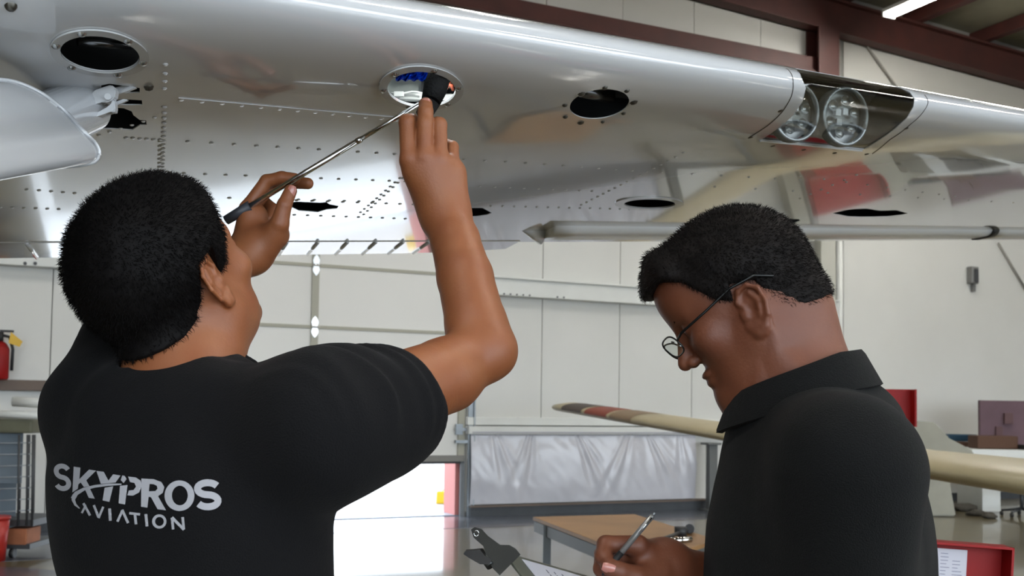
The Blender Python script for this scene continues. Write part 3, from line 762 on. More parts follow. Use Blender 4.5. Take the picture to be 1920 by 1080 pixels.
# cuff: lofted oval shell open at its wing end
axd = un(e1-e0); cx_, cy_, cz_ = frame_of(axd, tuple(wn))
rim = [(-60, 150), (0, 150), (40, 158), (85, 180), (125, 212), (155, 245), (178, 268), (186, 287), (178, 302), (160, 308), (130, 312), (100, 312), (60, 309), (0, 322), (-60, 352)]
bm = bmesh.new(); rows = []
n_ = len(rim)
rimc = np.mean([P(x, y, 1.20) for x, y in rim], axis=0)
def rimpt(x, y): return P(x, y, 1.12+.0006*(x+60)+(.06 if y < 230 else 0))
bdir = un(P(-260, 268, .88)-P(60, 235, 1.2))
for sc_, back in ((.965, .0), (1.0, .0), (1.0, .012), (.99, .05), (.97, .16), (.93, .5)):
    r = []
    for x, y in rim:
        p = rimpt(x, y); p = rimc+(p-rimc)*sc_+bdir*back; r.append(p)
    # smooth closed resample
    r = np.array(r); q = []
    for i in range(n_):
        for k in range(6):
            t = k/6; a, b, c, d = r[(i-1) % n_], r[i], r[(i+1) % n_], r[(i+2) % n_]
            q.append(.5*((2*b)+(c-a)*t+(2*a-5*b+4*c-d)*t*t+(3*b-a-3*c+d)*t**3))
    rows.append([bm.verts.new(Vector(p)) for p in q])
m_ = len(rows[0])
for i in range(len(rows)-1):
    for k in range(m_): bm.faces.new((rows[i][k], rows[i][(k+1) % m_], rows[i+1][(k+1) % m_], rows[i+1][k]))
bmesh.ops.recalc_face_normals(bm, faces=bm.faces); cf = obj('fairing_cuff', bm, stp, st, True)
# bright things inside the middle hole
foil = mat('blue_foil', srgb(10, 70, 200), .2, metal=.5, bump=.8, bump_scale=60)
nx, ny = 26, 9; V_ = []; Fc = []; random.seed(4)
for i in range(nx):
    for j in range(ny): V_.append(P(742+78*i/(nx-1), 124+27*j/(ny-1)+2*math.sin(i*1.3), 1.745+.010*math.sin(i*1.9+j*2.3)+.006*random.random()))
for i in range(nx-1):
    for j in range(ny-1): Fc.append((i*ny+j, (i+1)*ny+j, (i+1)*ny+j+1, i*ny+j+1))
pyd('blue_liner', V_, Fc, foil, plane, False)
prism('inner_bracket', [P(x, y, 1.79) for x, y in ((722, 190), (722, 146), (790, 146), (790, 190))], .003, spar_green, plane, F)
prism('inner_post', [P(x, y, 1.77) for x, y in ((790, 140), (796, 140), (796, 190), (790, 190))], .004, dark_in, plane, F)
for y, r_ in ((179, .0035), (185, .0030)): tubeo('inner_rail', [P(730, y-1, 1.72), P(856, y+1, 1.73)], r_, girt_white, plane, 8)
tubeo('wire', [P(732+10*k, 174+2.5*math.sin(k*1.1), 1.71) for k in range(7)], .0016, girt_white, plane, 8)
boxo('wire_connector', (-.008, -.004, -.004), (.008, .004, .004), girt_white, plane, (P(748, 177, 1.705), R, F, U), .001)
for k, (x, y) in enumerate(((834, 142), (839, 147), (844, 152), (836, 155), (841, 160))):
    tubeo('wire', [P(x-4, y+6, 1.71), P(x, y-2, 1.70), P(x+5, y+1, 1.71), P(x+8, y+8, 1.73)], .0028, mat('wire_%d' % (k % 2), srgb(*((225, 110, 80), (215, 210, 200))[k % 2]), .4), plane, 8)
c2_ = np.mean(np.array(holes['h2']), axis=0)
# clear lens pieces seen in the right hole
c3_ = np.mean(np.array(holes['h3']), axis=0); p3 = S(c3_[0], c3_[1])
boxo('inner_tube', (-.05, .03, .022), (.05, .034, .03), ring_mat, plane, (p3, ws, wc, wn)); tubeo('inner_tube', [p3-ws*.04+wc*.02+wn*.03, p3+ws*.05+wc*.035+wn*.03], .013, mat('inner_alu', srgb(110, 112, 116), .25, metal=.8), plane)
tubeo('inner_tube', [S(*inv(150, 122))+wn*.03, S(*inv(250, 128))+wn*.03], .006, mat('inner_alu', srgb(110, 112, 116), .25, metal=.8), plane)

# rolled lip of the cuff
lipv = [v.co.copy() for v in cf.data.vertices][m_:2*m_]
lp_ = [np.array(v) for v in lipv]; tubeo('cuff_lip', lp_+[lp_[0]], .0028, stp, st, 6)

tl = bpy.data.lights.new('torch_light', 'POINT'); tl.energy = .45; tl.shadow_soft_size = .012; tl.color = (.95, 1, 1)
to = bpy.data.objects.new('torch_light', tl); C.objects.link(to); to.location = Vector(P(833, 120, 1.63))
# ------------------------------------------------------------ implicit-surface modelling for the people
def smin(a, b, k):
    if k <= 0: return np.minimum(a, b)
    h = np.maximum(k-np.abs(a-b), 0)/k
    return np.minimum(a, b)-h*h*k*.25
def smax(a, b, k): return -smin(-a, -b, k)
def cone(p, a, b, ra, rb):
    a = np.asarray(a, np.float32); b = np.asarray(b, np.float32); ab = b-a; L = float(ab@ab)+1e-12
    h = np.clip(((p-a)@ab)/L, 0, 1); d = p-a-h[:, None]*ab
    return np.sqrt(np.einsum('ij,ij->i', d, d))-(ra+(rb-ra)*h)
def fcone(p, a, b, ra, rb, n, fl):
    """flattened cone: squeezed by fl along direction n"""
    a = np.asarray(a, np.float32); b = np.asarray(b, np.float32); ab = b-a; L = float(ab@ab)+1e-12; n = un(n).astype(np.float32)
    h = np.clip(((p-a)@ab)/L, 0, 1); d = p-a-h[:, None]*ab; q = (d@n); d = d+n*(q*(1/fl-1))[:, None]
    return (np.sqrt(np.einsum('ij,ij->i', d, d))-(ra+(rb-ra)*h))*min(1, fl)**.5
def ellip(p, c, r, B=None):
    q = p-np.asarray(c, np.float32)
    if B is not None: q = q@np.asarray(B, np.float32).T
    r = np.asarray(r, np.float32); k0 = np.sqrt(((q/r)**2).sum(1)); k1 = np.sqrt(((q/(r*r))**2).sum(1))+1e-9
    return k0*(k0-1)/k1
def nets(fn, lo, hi, h, margin=.02):
    lo = np.asarray(lo, float); hi = np.asarray(hi, float); BK = 8
    nb = np.ceil((hi-lo)/(h*BK)).astype(int); N = nb*BK
    cc = [lo[i]+(np.arange(nb[i])+.5)*h*BK for i in range(3)]
    G = np.stack(np.meshgrid(*cc, indexing='ij'), -1).reshape(-1, 3).astype(np.float32)
    cv = fn(G).reshape(nb)
    val = np.repeat(np.repeat(np.repeat(cv, BK, 0), BK, 1), BK, 2).astype(np.float32)
    act = np.argwhere(np.abs(cv) < h*BK*.9+margin)
    off = np.stack(np.meshgrid(*[np.arange(BK)]*3, indexing='ij'), -1).reshape(-1, 3)
    for i in range(0, len(act), 600):
        ch = act[i:i+600]; idx = (ch[:, None, :]*BK+off[None]).reshape(-1, 3)
        v = fn((lo+idx*h).astype(np.float32)); val[idx[:, 0], idx[:, 1], idx[:, 2]] = v
    # note: block samples sit at idx*h; coarse centres only fill the far field
    s = val < 0
    s8 = [s[dx:N[0]-1+dx, dy:N[1]-1+dy, dz:N[2]-1+dz] for dx in (0, 1) for dy in (0, 1) for dz in (0, 1)]
    cnt = sum(a.astype(np.int8) for a in s8); cells = np.argwhere((cnt > 0) & (cnt < 8))
    if not len(cells): return np.zeros((0, 3)), []
    acc = np.zeros((len(cells), 3)); num = np.zeros(len(cells))
    C8 = [(0, 0, 0), (1, 0, 0), (0, 1, 0), (1, 1, 0), (0, 0, 1), (1, 0, 1), (0, 1, 1), (1, 1, 1)]
    for e0_, e1_ in ((0, 1), (2, 3), (4, 5), (6, 7), (0, 2), (1, 3), (4, 6), (5, 7), (0, 4), (1, 5), (2, 6), (3, 7)):
        a = cells+C8[e0_]; b = cells+C8[e1_]; va = val[a[:, 0], a[:, 1], a[:, 2]]; vb_ = val[b[:, 0], b[:, 1], b[:, 2]]
        m = (va < 0) != (vb_ < 0); t = np.where(m, va/(va-vb_+1e-12), 0); t = np.clip(t, 0, 1)
        acc += np.where(m[:, None], a+(b-a)*t[:, None], 0); num += m
    V = lo+acc/num[:, None]*h
    ids = -np.ones(tuple(N), np.int32); ids[cells[:, 0], cells[:, 1], cells[:, 2]] = np.arange(len(cells))
    Fs = []
    for ax in range(3):
        sl0 = [slice(1, N[i]-1) for i in range(3)]; sl1 = list(sl0); sl0[ax] = slice(0, N[ax]-1); sl1[ax] = slice(1, N[ax])
        d = s[tuple(sl0)] != s[tuple(sl1)]; w_ = np.argwhere(d)
        base = w_+np.array([0 if i == ax else 1 for i in range(3)])
        neg = s[base[:, 0], base[:, 1], base[:, 2]]
        u_, v_ = [(1, 2), (2, 0), (0, 1)][ax]
        eu = np.zeros(3, int); eu[u_] = 1; ev = np.zeros(3, int); ev[v_] = 1
        q = [base, base-eu, base-eu-ev, base-ev]; q = np.stack([ids[a[:, 0], a[:, 1], a[:, 2]] for a in q], 1)
        q[~neg] = q[~neg][:, ::-1]; Fs.append(q[(q >= 0).all(1)])
    return V, np.concatenate(Fs)
def sdf_obj(name, fn, lo, hi, h, m, parent, relax=1):
    V, Q = nets(fn, lo, hi, h)
    me = bpy.data.meshes.new(name); me.vertices.add(len(V)); me.vertices.foreach_set('co', V.astype(np.float32).ravel())
    n = len(Q); me.loops.add(n*4); me.polygons.add(n)
    me.loops.foreach_set('vertex_index', Q.astype(np.int32).ravel()); me.polygons.foreach_set('loop_start', np.arange(0, n*4, 4, dtype=np.int32))
    me.update(calc_edges=True); me.validate()
    if relax:
        # project the vertices back on the surface
        P_ = V.astype(np.float32); e = h*.5
        for _ in range(relax):
            f0 = fn(P_); g = np.stack([(fn(P_+np.float32(e)*np.eye(3, dtype=np.float32)[i])-f0)/e for i in range(3)], 1)
            gl = np.maximum((g*g).sum(1), .3); st = -(f0/gl)[:, None]*g; st = np.clip(st, -h*.5, h*.5); P_ = P_+st*.8
        me.vertices.foreach_set('co', P_.ravel()); me.update()
    o = obj(name, me, m, parent, True)
    return o
def vnoise(p, sc, seed=0):
    """cheap smooth pseudo noise"""
    q = p*sc; s_ = seed*1.7
    return (np.sin(q[:, 0]*1.0+1.3*np.sin(q[:, 1]*.9+s_)+s_)+np.sin(q[:, 1]*1.1+1.7*np.sin(q[:, 2]*.8+2+s_))+np.sin(q[:, 2]*1.2+1.1*np.sin(q[:, 0]*1.3+4+s_)))/3

class Head:
    def __init__(s, c, fwd, up, sc=1.0, ear=(0, 0)):
        s.ear = ear; s.c = np.asarray(c, float); s.f = un(fwd); r_ = un(np.cross(s.f, up)); s.r = r_; s.u = np.cross(s.r, s.f); s.sc = sc
        s.B = np.stack([s.r, s.f, s.u]).astype(np.float32)
    def W(s, x, y, z): return s.c+s.sc*(x*s.r+y*s.f+z*s.u)
    def loc(s, p): return ((p-s.c.astype(np.float32))@s.B.T)/np.float32(s.sc)
    def skull(s, q):
        d = ellip(q, (0, -.012, .028), (.076, .096, .090))
        d = smin(d, ellip(q, (0, .025, .02), (.066, .066, .075)), .03)
        return d
    def skin(s, q):
        d = s.skull(q); ax = np.abs(q[:, 0]); m = q.copy(); m[:, 0] = ax
        d = smin(d, ellip(q, (0, .036, -.045), (.056, .052, .075)), .03)
        d = smin(d, cone(m, (0, .068, -.100), (.046, .0, -.062), .022, .026), .025)      # jaw
        d = smin(d, cone(m, (.046, .0, -.062), (.062, -.008, -.02), .024, .018), .02)
        d = smin(d, ellip(m, (.040, .062, -.028), (.024, .022, .020)), .02)               # cheek bone
        d = smin(d, ellip(q, (0, .080, -.106), (.018, .015, .015)), .015)                 # chin
        d = smin(d, cone(m, (0, .082, .018), (.042, .066, .020), .011, .010), .012)       # brow
        d = smax(d, -ellip(m, (.031, .097, -.001), (.017, .016, .011)), .014)             # eye socket
        d = smin(d, ellip(m, (.031, .0765, -.002), (.0135, .0115, .0115)), .004)          # lid ball
        d = smin(d, cone(q, (0, .089, .006), (0, .110, -.036), .0075, .0105), .012)       # nose
        d = smin(d, ellip(m, (.010, .099, -.041), (.0075, .009, .007)), .006)
        d = smax(d, -ellip(m, (.0065, .104, -.048), (.003, .005, .003)), .003)
        d = smin(d, ellip(q, (0, .088, -.066), (.022, .012, .006)), .006)                 # lips
        d = smax(d, -ellip(q, (0, .104, -.0715), (.024, .010, .0012)), .004)
        d = smin(d, ellip(q, (0, .086, -.078), (.019, .012, .006)), .006)
        # ears
        e = (m-np.array([.0745, -.008+s.ear[0], -.012+s.ear[1]], np.float32))/np.float32(1.12)
        ca, sa = math.cos(.18), math.sin(.18); ey = e[:, 1]*ca+e[:, 2]*sa; ez = -e[:, 1]*sa+e[:, 2]*ca; lift = np.clip(.012-ey, 0, .05)*.42
        E3 = np.stack([e[:, 0]-lift, ey, ez], 1).astype(np.float32)
        er = ellip(E3, (.000, -.002, .002), (.0030, .0150, .0270))
        hx = [(.002, .006, .000), (.0035, .013, .014), (.0045, .008, .0265), (.005, -.004, .0295), (.005, -.0145, .021), (.005, -.0175, .004), (.004, -.014, -.012), (.003, -.006, -.024), (.002, .004, -.0285), (.001, .010, -.019)]
        for a_, b_ in zip(hx[:-1], hx[1:]): er = smin(er, cone(E3, a_, b_, .0027, .0027), .0025)
        er = smin(er, ellip(E3, (.001, -.001, -.024), (.004, .008, .008)), .004)
        for a_, b_ in (((.003, -.003, .020), (.004, -.0095, .008)), ((.004, -.0095, .008), (.003, -.006, -.010))): er = smin(er, cone(E3, a_, b_, .0024, .0026), .003)
        er = smax(er, -ellip(E3, (.006, .001, -.001), (.007, .0065, .0085)), .003)
        er = smin(er, ellip(E3, (.002, .0105, -.004), (.004, .004, .006)), .003)
        return smin(d, er, .003)

def hand_dir(p): return p
def limb_pts(*a): return [np.asarray(x, float) for x in a]
skin_a = mat('skin_tanned', srgb(136, 82, 48), .52, sss=.06, noise_amt=.5, noise_scale=25, col2=srgb(124, 68, 42)[:3], bump=.07, bump_scale=260)
skin_b = mat('skin_brown', srgb(106, 60, 38), .55, sss=.06, noise_amt=.5, noise_scale=22, col2=srgb(92, 48, 32)[:3], bump=.06, bump_scale=240)
hair_m = mat('black_hair', srgb(8, 6, 6), .65, spec=.12)
hair_g = mat('greying_hair', srgb(13, 10, 9), .65, spec=.12, noise_amt=.5, noise_scale=50, col2=srgb(34, 29, 27)[:3])
tee = mat('black_cotton', srgb(8, 8, 10), .9, spec=.2, bump=.25, bump_scale=500, sheen=.02)
polo = mat('black_pique', srgb(10, 11, 11), .9, spec=.2, bump=.4, bump_scale=700, sheen=.02)
jeans = mat('dark_trousers', srgb(40, 44, 56), .8, bump=.3, bump_scale=300)
shoe_m = mat('black_shoe', srgb(20, 20, 20), .5)

def strands(name, body_bvh, H, keep, n, m, parent, length=.010, rad=.00045, seed=3, down=.5):
    """short tapered hairs over the scalp, three-sided"""
    r_ = np.random.default_rng(seed); V = []; Fq = []; k = 0; tries = 0
    while k < n and tries < n*6:
        tries += 1
        d = r_.normal(size=3); d /= np.linalg.norm(d)
        o_ = H.W(0, -.01, .02)+d*.22
        hit = body_bvh.ray_cast(Vector(o_), Vector(-d), .25)
        if hit[0] is None: continue
        p = np.array(hit[0]); nr = np.array(hit[1]); q = H.loc(p[None].astype(np.float32))[0]
        if not keep(q): continue
        tang = -H.u*down+H.f*(.25 if q[2] > .06 else -.1)+r_.normal(size=3)*.28
        tang = tang-nr*(tang@nr); g = un(nr*.55+tang*.8)
        L = length*(.6+.8*r_.random()); x, y, z = frame_of(g)
        b = len(V)
        for a in (0, 2.094, 4.189): V.append(p-nr*.001+rad*(math.cos(a)*x+math.sin(a)*y))
        mid = p+g*L*.55
        for a in (0, 2.094, 4.189): V.append(mid+rad*.7*(math.cos(a)*x+math.sin(a)*y))
        V.append(p+un(g*.7+tang*.5)*L)
        for j in range(3):
            Fq.append((b+j, b+(j+1) % 3, b+3+(j+1) % 3, b+3+j)); Fq.append((b+3+j, b+3+(j+1) % 3, b+6))
        k += 1
    o = pyd(name, V, Fq, m, parent, True); o['kind'] = 'stuff'; return o
def bvh_of(o):
    bm = bmesh.new(); bm.from_mesh(o.data); t = BVHTree.FromBMesh(bm); bm.free(); return t
def fingers(p, chains, k=.004):
    """hard union of fingers (each a smooth chain)"""
    best = None
    for ch in chains:
        d = None
        for (a, ra), (b, rb) in zip(ch[:-1], ch[1:]):
            c = cone(p, a, b, ra, rb); d = c if d is None else smin(d, c, .003)
        best = d if best is None else smin(best, d, .0015)
    return best
def palm(p, wrist, rw, kn, rk, k=.012, flat=None):
    d = None
    for q, r_ in kn:
        c = cone(p, wrist, q, rw, r_); d = c if d is None else smin(d, c, k)
    return d
def bbox_of(pts, pad): a = np.array(pts); return a.min(0)-pad, a.max(0)+pad

# ============================================================ man reaching into the wing (left)
A = {}
HA = Head(P(322, 520, 1.32), (math.sin(.56)*math.cos(.66), math.cos(.56)*math.cos(.66), math.sin(.66)), (-.05, 0, 1), .97)
# roll the head a little to the right: up vector given leans right
hx = HA
man_a = empty('person', (float(P(400, 900, 1.3)[0]), float(P(400, 900, 1.3)[1]), 0), 'person seen from behind in black printed t-shirt reaching up into the wing', 'person')
shLs = P(194, 758, 1.36); shL, shR = P(185, 745, 1.36), P(612, 795, 1.22)
neck0, neck1 = P(338, 770, 1.29), HA.W(0, -.03, -.05)
elR, wrR = P(909, 655, 1.41), P(834, 402, 1.54)
elL, wrL = P(262, 600, 1.47), P(470, 474, 1.655)
Rk = [(P(768, 302, 1.525), .0135), (P(797, 298, 1.52), .014), (P(825, 302, 1.525), .014), (P(849, 318, 1.535), .0135)]
Rf = [[(P(767, 298, 1.522), .0128), (P(764, 230, 1.535), .0122), (P(771, 227, 1.562), .0105), (P(786, 246, 1.575), .009)],
      [(P(797, 294, 1.518), .0120), (P(797, 232, 1.528), .0116), (P(798, 210, 1.533), .0108), (P(798, 196, 1.542), .0102)],
      [(P(825, 298, 1.522), .0115), (P(824, 234, 1.535), .0108), (P(820, 232, 1.562), .0098), (P(804, 246, 1.575), .0085)],
      [(P(849, 316, 1.534), .0108), (P(848, 276, 1.556), .0092), (P(838, 272, 1.575), .0085), (P(824, 280, 1.585), .0075)]]
Rt = [[(P(802, 372, 1.555), .018), (P(776, 330, 1.575), .0145), (P(774, 285, 1.585), .0115), (P(788, 250, 1.590), .0095)]]
Lk = [(P(464, 392, 1.665), .012), (P(462, 408, 1.685), .0125), (P(462, 425, 1.700), .012), (P(470, 443, 1.708), .011)]
Lf = [[(P(464, 390, 1.668), .0115), (P(500, 340, 1.672), .0105), (P(528, 333, 1.668), .0098), (P(553, 335, 1.664), .0088)],
      [(P(462, 402, 1.688), .0115), (P(512, 342, 1.700), .0105), (P(545, 342, 1.695), .0098), (P(577, 344, 1.690), .0092)],
      [(P(464, 420, 1.702), .011), (P(494, 378, 1.725), .0100), (P(512, 392, 1.712), .0092), (P(505, 410, 1.700), .0085)],
      [(P(470, 440, 1.710), .0102), (P(492, 402, 1.728), .0092), (P(505, 412, 1.716), .0085), (P(500, 425, 1.705), .0078)]]
Lt = [[(P(500, 462, 1.645), .017), (P(524, 420, 1.632), .0145), (P(533, 385, 1.630), .0112), (P(545, 358, 1.636), .0098)]]
nL = np.asarray(F)
def body_a(p):
    q = HA.loc(p); d = HA.skin(q)*HA.sc
    nk = cone(p, neck0, neck1, .066, .060); nk = smin(nk, cone(p, P(375, 730, 1.29), HA.W(.01, .02, -.08), .045, .045), .03)
    d = smin(d, nk, .03)
    t = smin(cone(p, shLs, neck0, .044, .042), cone(p, shR, neck0, .046, .042), .03)
    d = smin(d, t, .04)
    # right arm
    a = cone(p, shR, P(838, 702, 1.37), .058, .047); a = smin(a, cone(p, P(838, 702, 1.37), elR, .047, .035), .01)
    q1, q2, q3 = P(893, 610, 1.43), P(872, 520, 1.475), P(853, 450, 1.515)
    a = smin(a, smin(smin(cone(p, elR, q1, .037, .0410), cone(p, q1, q2, .0410, .0385), .008), smin(cone(p, q2, q3, .0385, .0345), cone(p, q3, wrR, .0345, .029), .006), .006), .025)
    a = smin(a, ellip(p, P(926, 664, 1.40), (.020, .022, .022)), .025)
    pm = palm(p, wrR, .027, Rk, .0155, .02); pm = smin(pm, cone(p, P(806, 372, 1.55), P(782, 325, 1.54), .022, .018), .02); pm = smin(pm, cone(p, P(848, 380, 1.545), P(850, 330, 1.54), .018, .016), .02)
    a = smin(a, pm, .02); a = smin(a, fingers(p, Rf), .006); a = smin(a, fingers(p, Rt), .010)
    d = smin(d, a, .03)
    # left arm
    b = cone(p, shLs, elL, .046, .042); b = smin(b, cone(p, elL, wrL, .043, .028), .02)
    pm = palm(p, wrL, .026, Lk, .013, .016); pm = smin(pm, cone(p, wrL, P(516, 440, 1.648), .026, .022), .02); pm = smin(pm, cone(p, P(480, 440, 1.68), P(478, 405, 1.675), .022, .02), .015)
    b = smin(b, pm, .015); b = smin(b, fingers(p, Lf), .005); b = smin(b, fingers(p, Lt), .009)
    d = smin(d, b, .03)
    return d
lo, hi = np.array([-.66, 1.0, 1.30]), np.array([.03, 1.82, 1.98])
body = sdf_obj('body', body_a, lo, hi, .0026, skin_a, man_a)
# hair
def hairline_a(q):
    """positive where there is hair (metres from the hairline), head-local"""
    y, z, x = q[:, 1], q[:, 2], np.abs(q[:, 0])
    hz = np.interp(y, [-.12, -.075, -.05, -.032, -.028, .006, .012, .030, .045, .062, .075, .1], [-.046, -.048, -.042, -.030, .020, .030, -.014, -.004, .030, .064, .080, .088])
    return z-hz
def hair_a(p):
    q = HA.loc(p); s_ = HA.skull(q)*HA.sc; g = hairline_a(q)*HA.sc
    neckd = cone(p, neck0, neck1, .064, .060); s_ = smin(s_, neckd, .02)
    th = .003+.014*np.clip((q[:, 2]-np.interp(q[:, 1], [-.12, 0, .1], [-.058, -.02, .066]))/.05, 0, 1)**.8
    n_ = vnoise(p, 90, 1)*.0012+vnoise(p, 260, 2)*.0006
    return smax(s_-th+n_, -g*.9+.0*s_, .006)
hlo, hhi = bbox_of([HA.W(x, y, z) for x in (-.1, .1) for y in (-.13, .12) for z in (-.1, .14)], .01)
ha = sdf_obj('hair', hair_a, hlo, hhi, .003, hair_m, man_a)
strands('hair_strand', bvh_of(ha), HA, lambda q: True, 22000, hair_m, man_a, length=.007, rad=.00038)
# eyes (only in the side view)
for sx_ in (-1, 1):
    bm = bmesh.new(); bmesh.ops.create_uvsphere(bm, u_segments=16, v_segments=10, radius=.0112, matrix=Matrix.Translation(Vector(HA.W(sx_*.031, .0745, -.001)))); obj('eye', bm, mat('eye_white', srgb(225, 220, 214), .2), man_a, True)
# T-shirt
tc_, tb_ = P(385, 830, 1.30), P(395, 1000, 1.30)
Bt = np.stack([[math.cos(.52), -math.sin(.52), 0], [math.sin(.52), math.cos(.52), 0], [0, 0, 1]])
def shirt_a(p):
    d = ellip(p, P(350, 935, 1.31), (.192, .116, .150), Bt)
    d = smin(d, ellip(p, P(366, 1030, 1.31), (.156, .115, .25), Bt), .06)
    d = smin(d, ellip(p, P(388, 1230, 1.31), (.160, .125, .20), Bt), .06)
    d = smin(d, cone(p, shLs, P(320, 800, 1.30), .062, .050), .03); d = smin(d, cone(p, P(235, 772, 1.29), P(445, 776, 1.25), .048, .046), .04); d = smin(d, cone(p, shR, P(410, 835, 1.28), .062, .045), .03)
    d = smin(d, cone(p, shLs, elL+(shL-elL)*.15, .062, .054), .03)
    d = smin(d, cone(p, P(192, 800, 1.35), P(228, 1010, 1.34), .056, .054), .045)
    d = smin(d, cone(p, P(590, 820, 1.23), P(700, 795, 1.28), .080, .058), .05)          # under the arm
    slm = P(815, 730, 1.36); slv = cone(p, shR, slm+(slm-shR)*.2, .070, .062); ax_ = un(slm-shR); cut = (p-P(742, 745, 1.315).astype(np.float32))@(un(ax_+np.array([.0, 0, .10])).astype(np.float32))
    # pleats on the raised shoulder
    s_ = (p-shR.astype(np.float32))@ax_.astype(np.float32)
    upf = np.clip((p[:, 2]-shR[2]+.02)/.06, 0, 1)*np.clip((s_+.07)/.03, 0, 1)*np.clip((.16-s_)/.05, 0, 1)
    fold = np.sin(s_*105+7*np.sin(p[:, 1]*23+s_*20))*.0036*upf*(.6+.4*np.sin(s_*37))
    slv = smax(slv-.004, cut, .006)
    d = smin(d, slv, .04)-.004
    d = d+fold
    f2 = (vnoise(p*np.array([1, 1, .6], np.float32), 26, 3)*.0035+vnoise(p+vnoise(p, 12, 6)[:, None]*.03, 48, 8)*.0016)
    d = d+f2
    # neck opening and sleeve hollow
    ng = cone(p, P(338, 790, 1.29), neck1, .071, .066); nax = un(neck1-neck0)
    pl = -((p-P(338, 699, 1.29).astype(np.float32))@un(nax*.5+np.array([0, .25, .8])).astype(np.float32))
    d = smax(d, -smax(ng, pl, .002), .003)
    inner = cone(p, shR+(slm-shR)*.60, slm+(slm-shR)*.4, .0565, .0565); d = smax(d, -smax(inner, -((p-(shR+(slm-shR)*.66).astype(np.float32))@ax_.astype(np.float32)), .003), .003)
    return d
sh_ = sdf_obj('tshirt', shirt_a, (-.70, 1.0, .88), (.0, 1.62, 1.62), .0040, tee, man_a)
# neck ribbing is left to the shirt edge; trousers and shoes below the frame
hipc = P(368, 1230, 1.31)
def pants(c, B, lean=0):
    cx2 = np.array([c[0], c[1], 0])
    def f_(p):
        d = ellip(p, (c[0], c[1], .96), (.175, .125, .13), B)
        for s_ in (-1, 1):
            hp = cx2+B[0]*s_*.09+np.array([0, 0, .88]); kn = cx2+B[0]*s_*.11+B[1]*.02+np.array([0, 0, .50]); an = cx2+B[0]*s_*.13+np.array([0, 0, .09])
            d = smin(d, cone(p, hp, kn, .095, .070), .03); d = smin(d, cone(p, kn, an, .070, .055), .02)
        return d+vnoise(p, 40, 5)*.003
    return f_
sdf_obj('trousers', pants(hipc, Bt), (hipc[0]-.32, hipc[1]-.3, .05), (hipc[0]+.32, hipc[1]+.3, 1.12), .010, jeans, man_a)
def shoes(c, B, parent):
    for s_ in (-1, 1):
        a = np.array([c[0], c[1], 0])+B[0]*s_*.13
        def f_(p, a=a):
            d = cone(p, a-B[1]*.05+np.array([0, 0, .045]), a+B[1]*.14+np.array([0, 0, .035]), .045, .04); d = smin(d, cone(p, a+np.array([0, 0, .06]), a+np.array([0, 0, .11]), .05, .052), .03)
            return smax(d, -(p[:, 2]-.0), .004)
        sdf_obj('shoe', f_, a-np.array([.3, .3, .02]), a+np.array([.3, .3, .2]), .008, shoe_m, parent)
shoes(hipc, Bt, man_a)
# finger nail on the middle finger and thumb
def nail(c, nrm, up, sx_, sy_, parent, m=None):
    x, y, z = frame_of(nrm, up); bm = bmesh.new(); rows = []
    for j in range(7):
        v = -1+2*j/6; r = []
        for i in range(7):
            u = -1+2*i/6; hw = sx_*(1-.25*max(0, v)**3-.15*max(0, -v)**3); r.append(bm.verts.new(Vector(c+x*u*hw+y*v*sy_-z*(u*u*sx_*.35+v*v*sy_*.12))))
        rows.append(r)
    for j in range(6):
        for i in range(6): bm.faces.new((rows[j][i], rows[j][i+1], rows[j+1][i+1], rows[j+1][i]))
    bmesh.ops.recalc_face_normals(bm, faces=bm.faces); o = obj('fingernail', bm, m or mat('nail', srgb(170, 110, 98), .3, coat=.3), parent, True); return o
nail(P(798, 194, 1.532)-F*.0, -F, tuple(U), .0068, .0078, man_a)
nail(P(547, 358, 1.626), un(-F+R*.3), tuple(un(U+R*.3)), .0062, .0085, man_a)
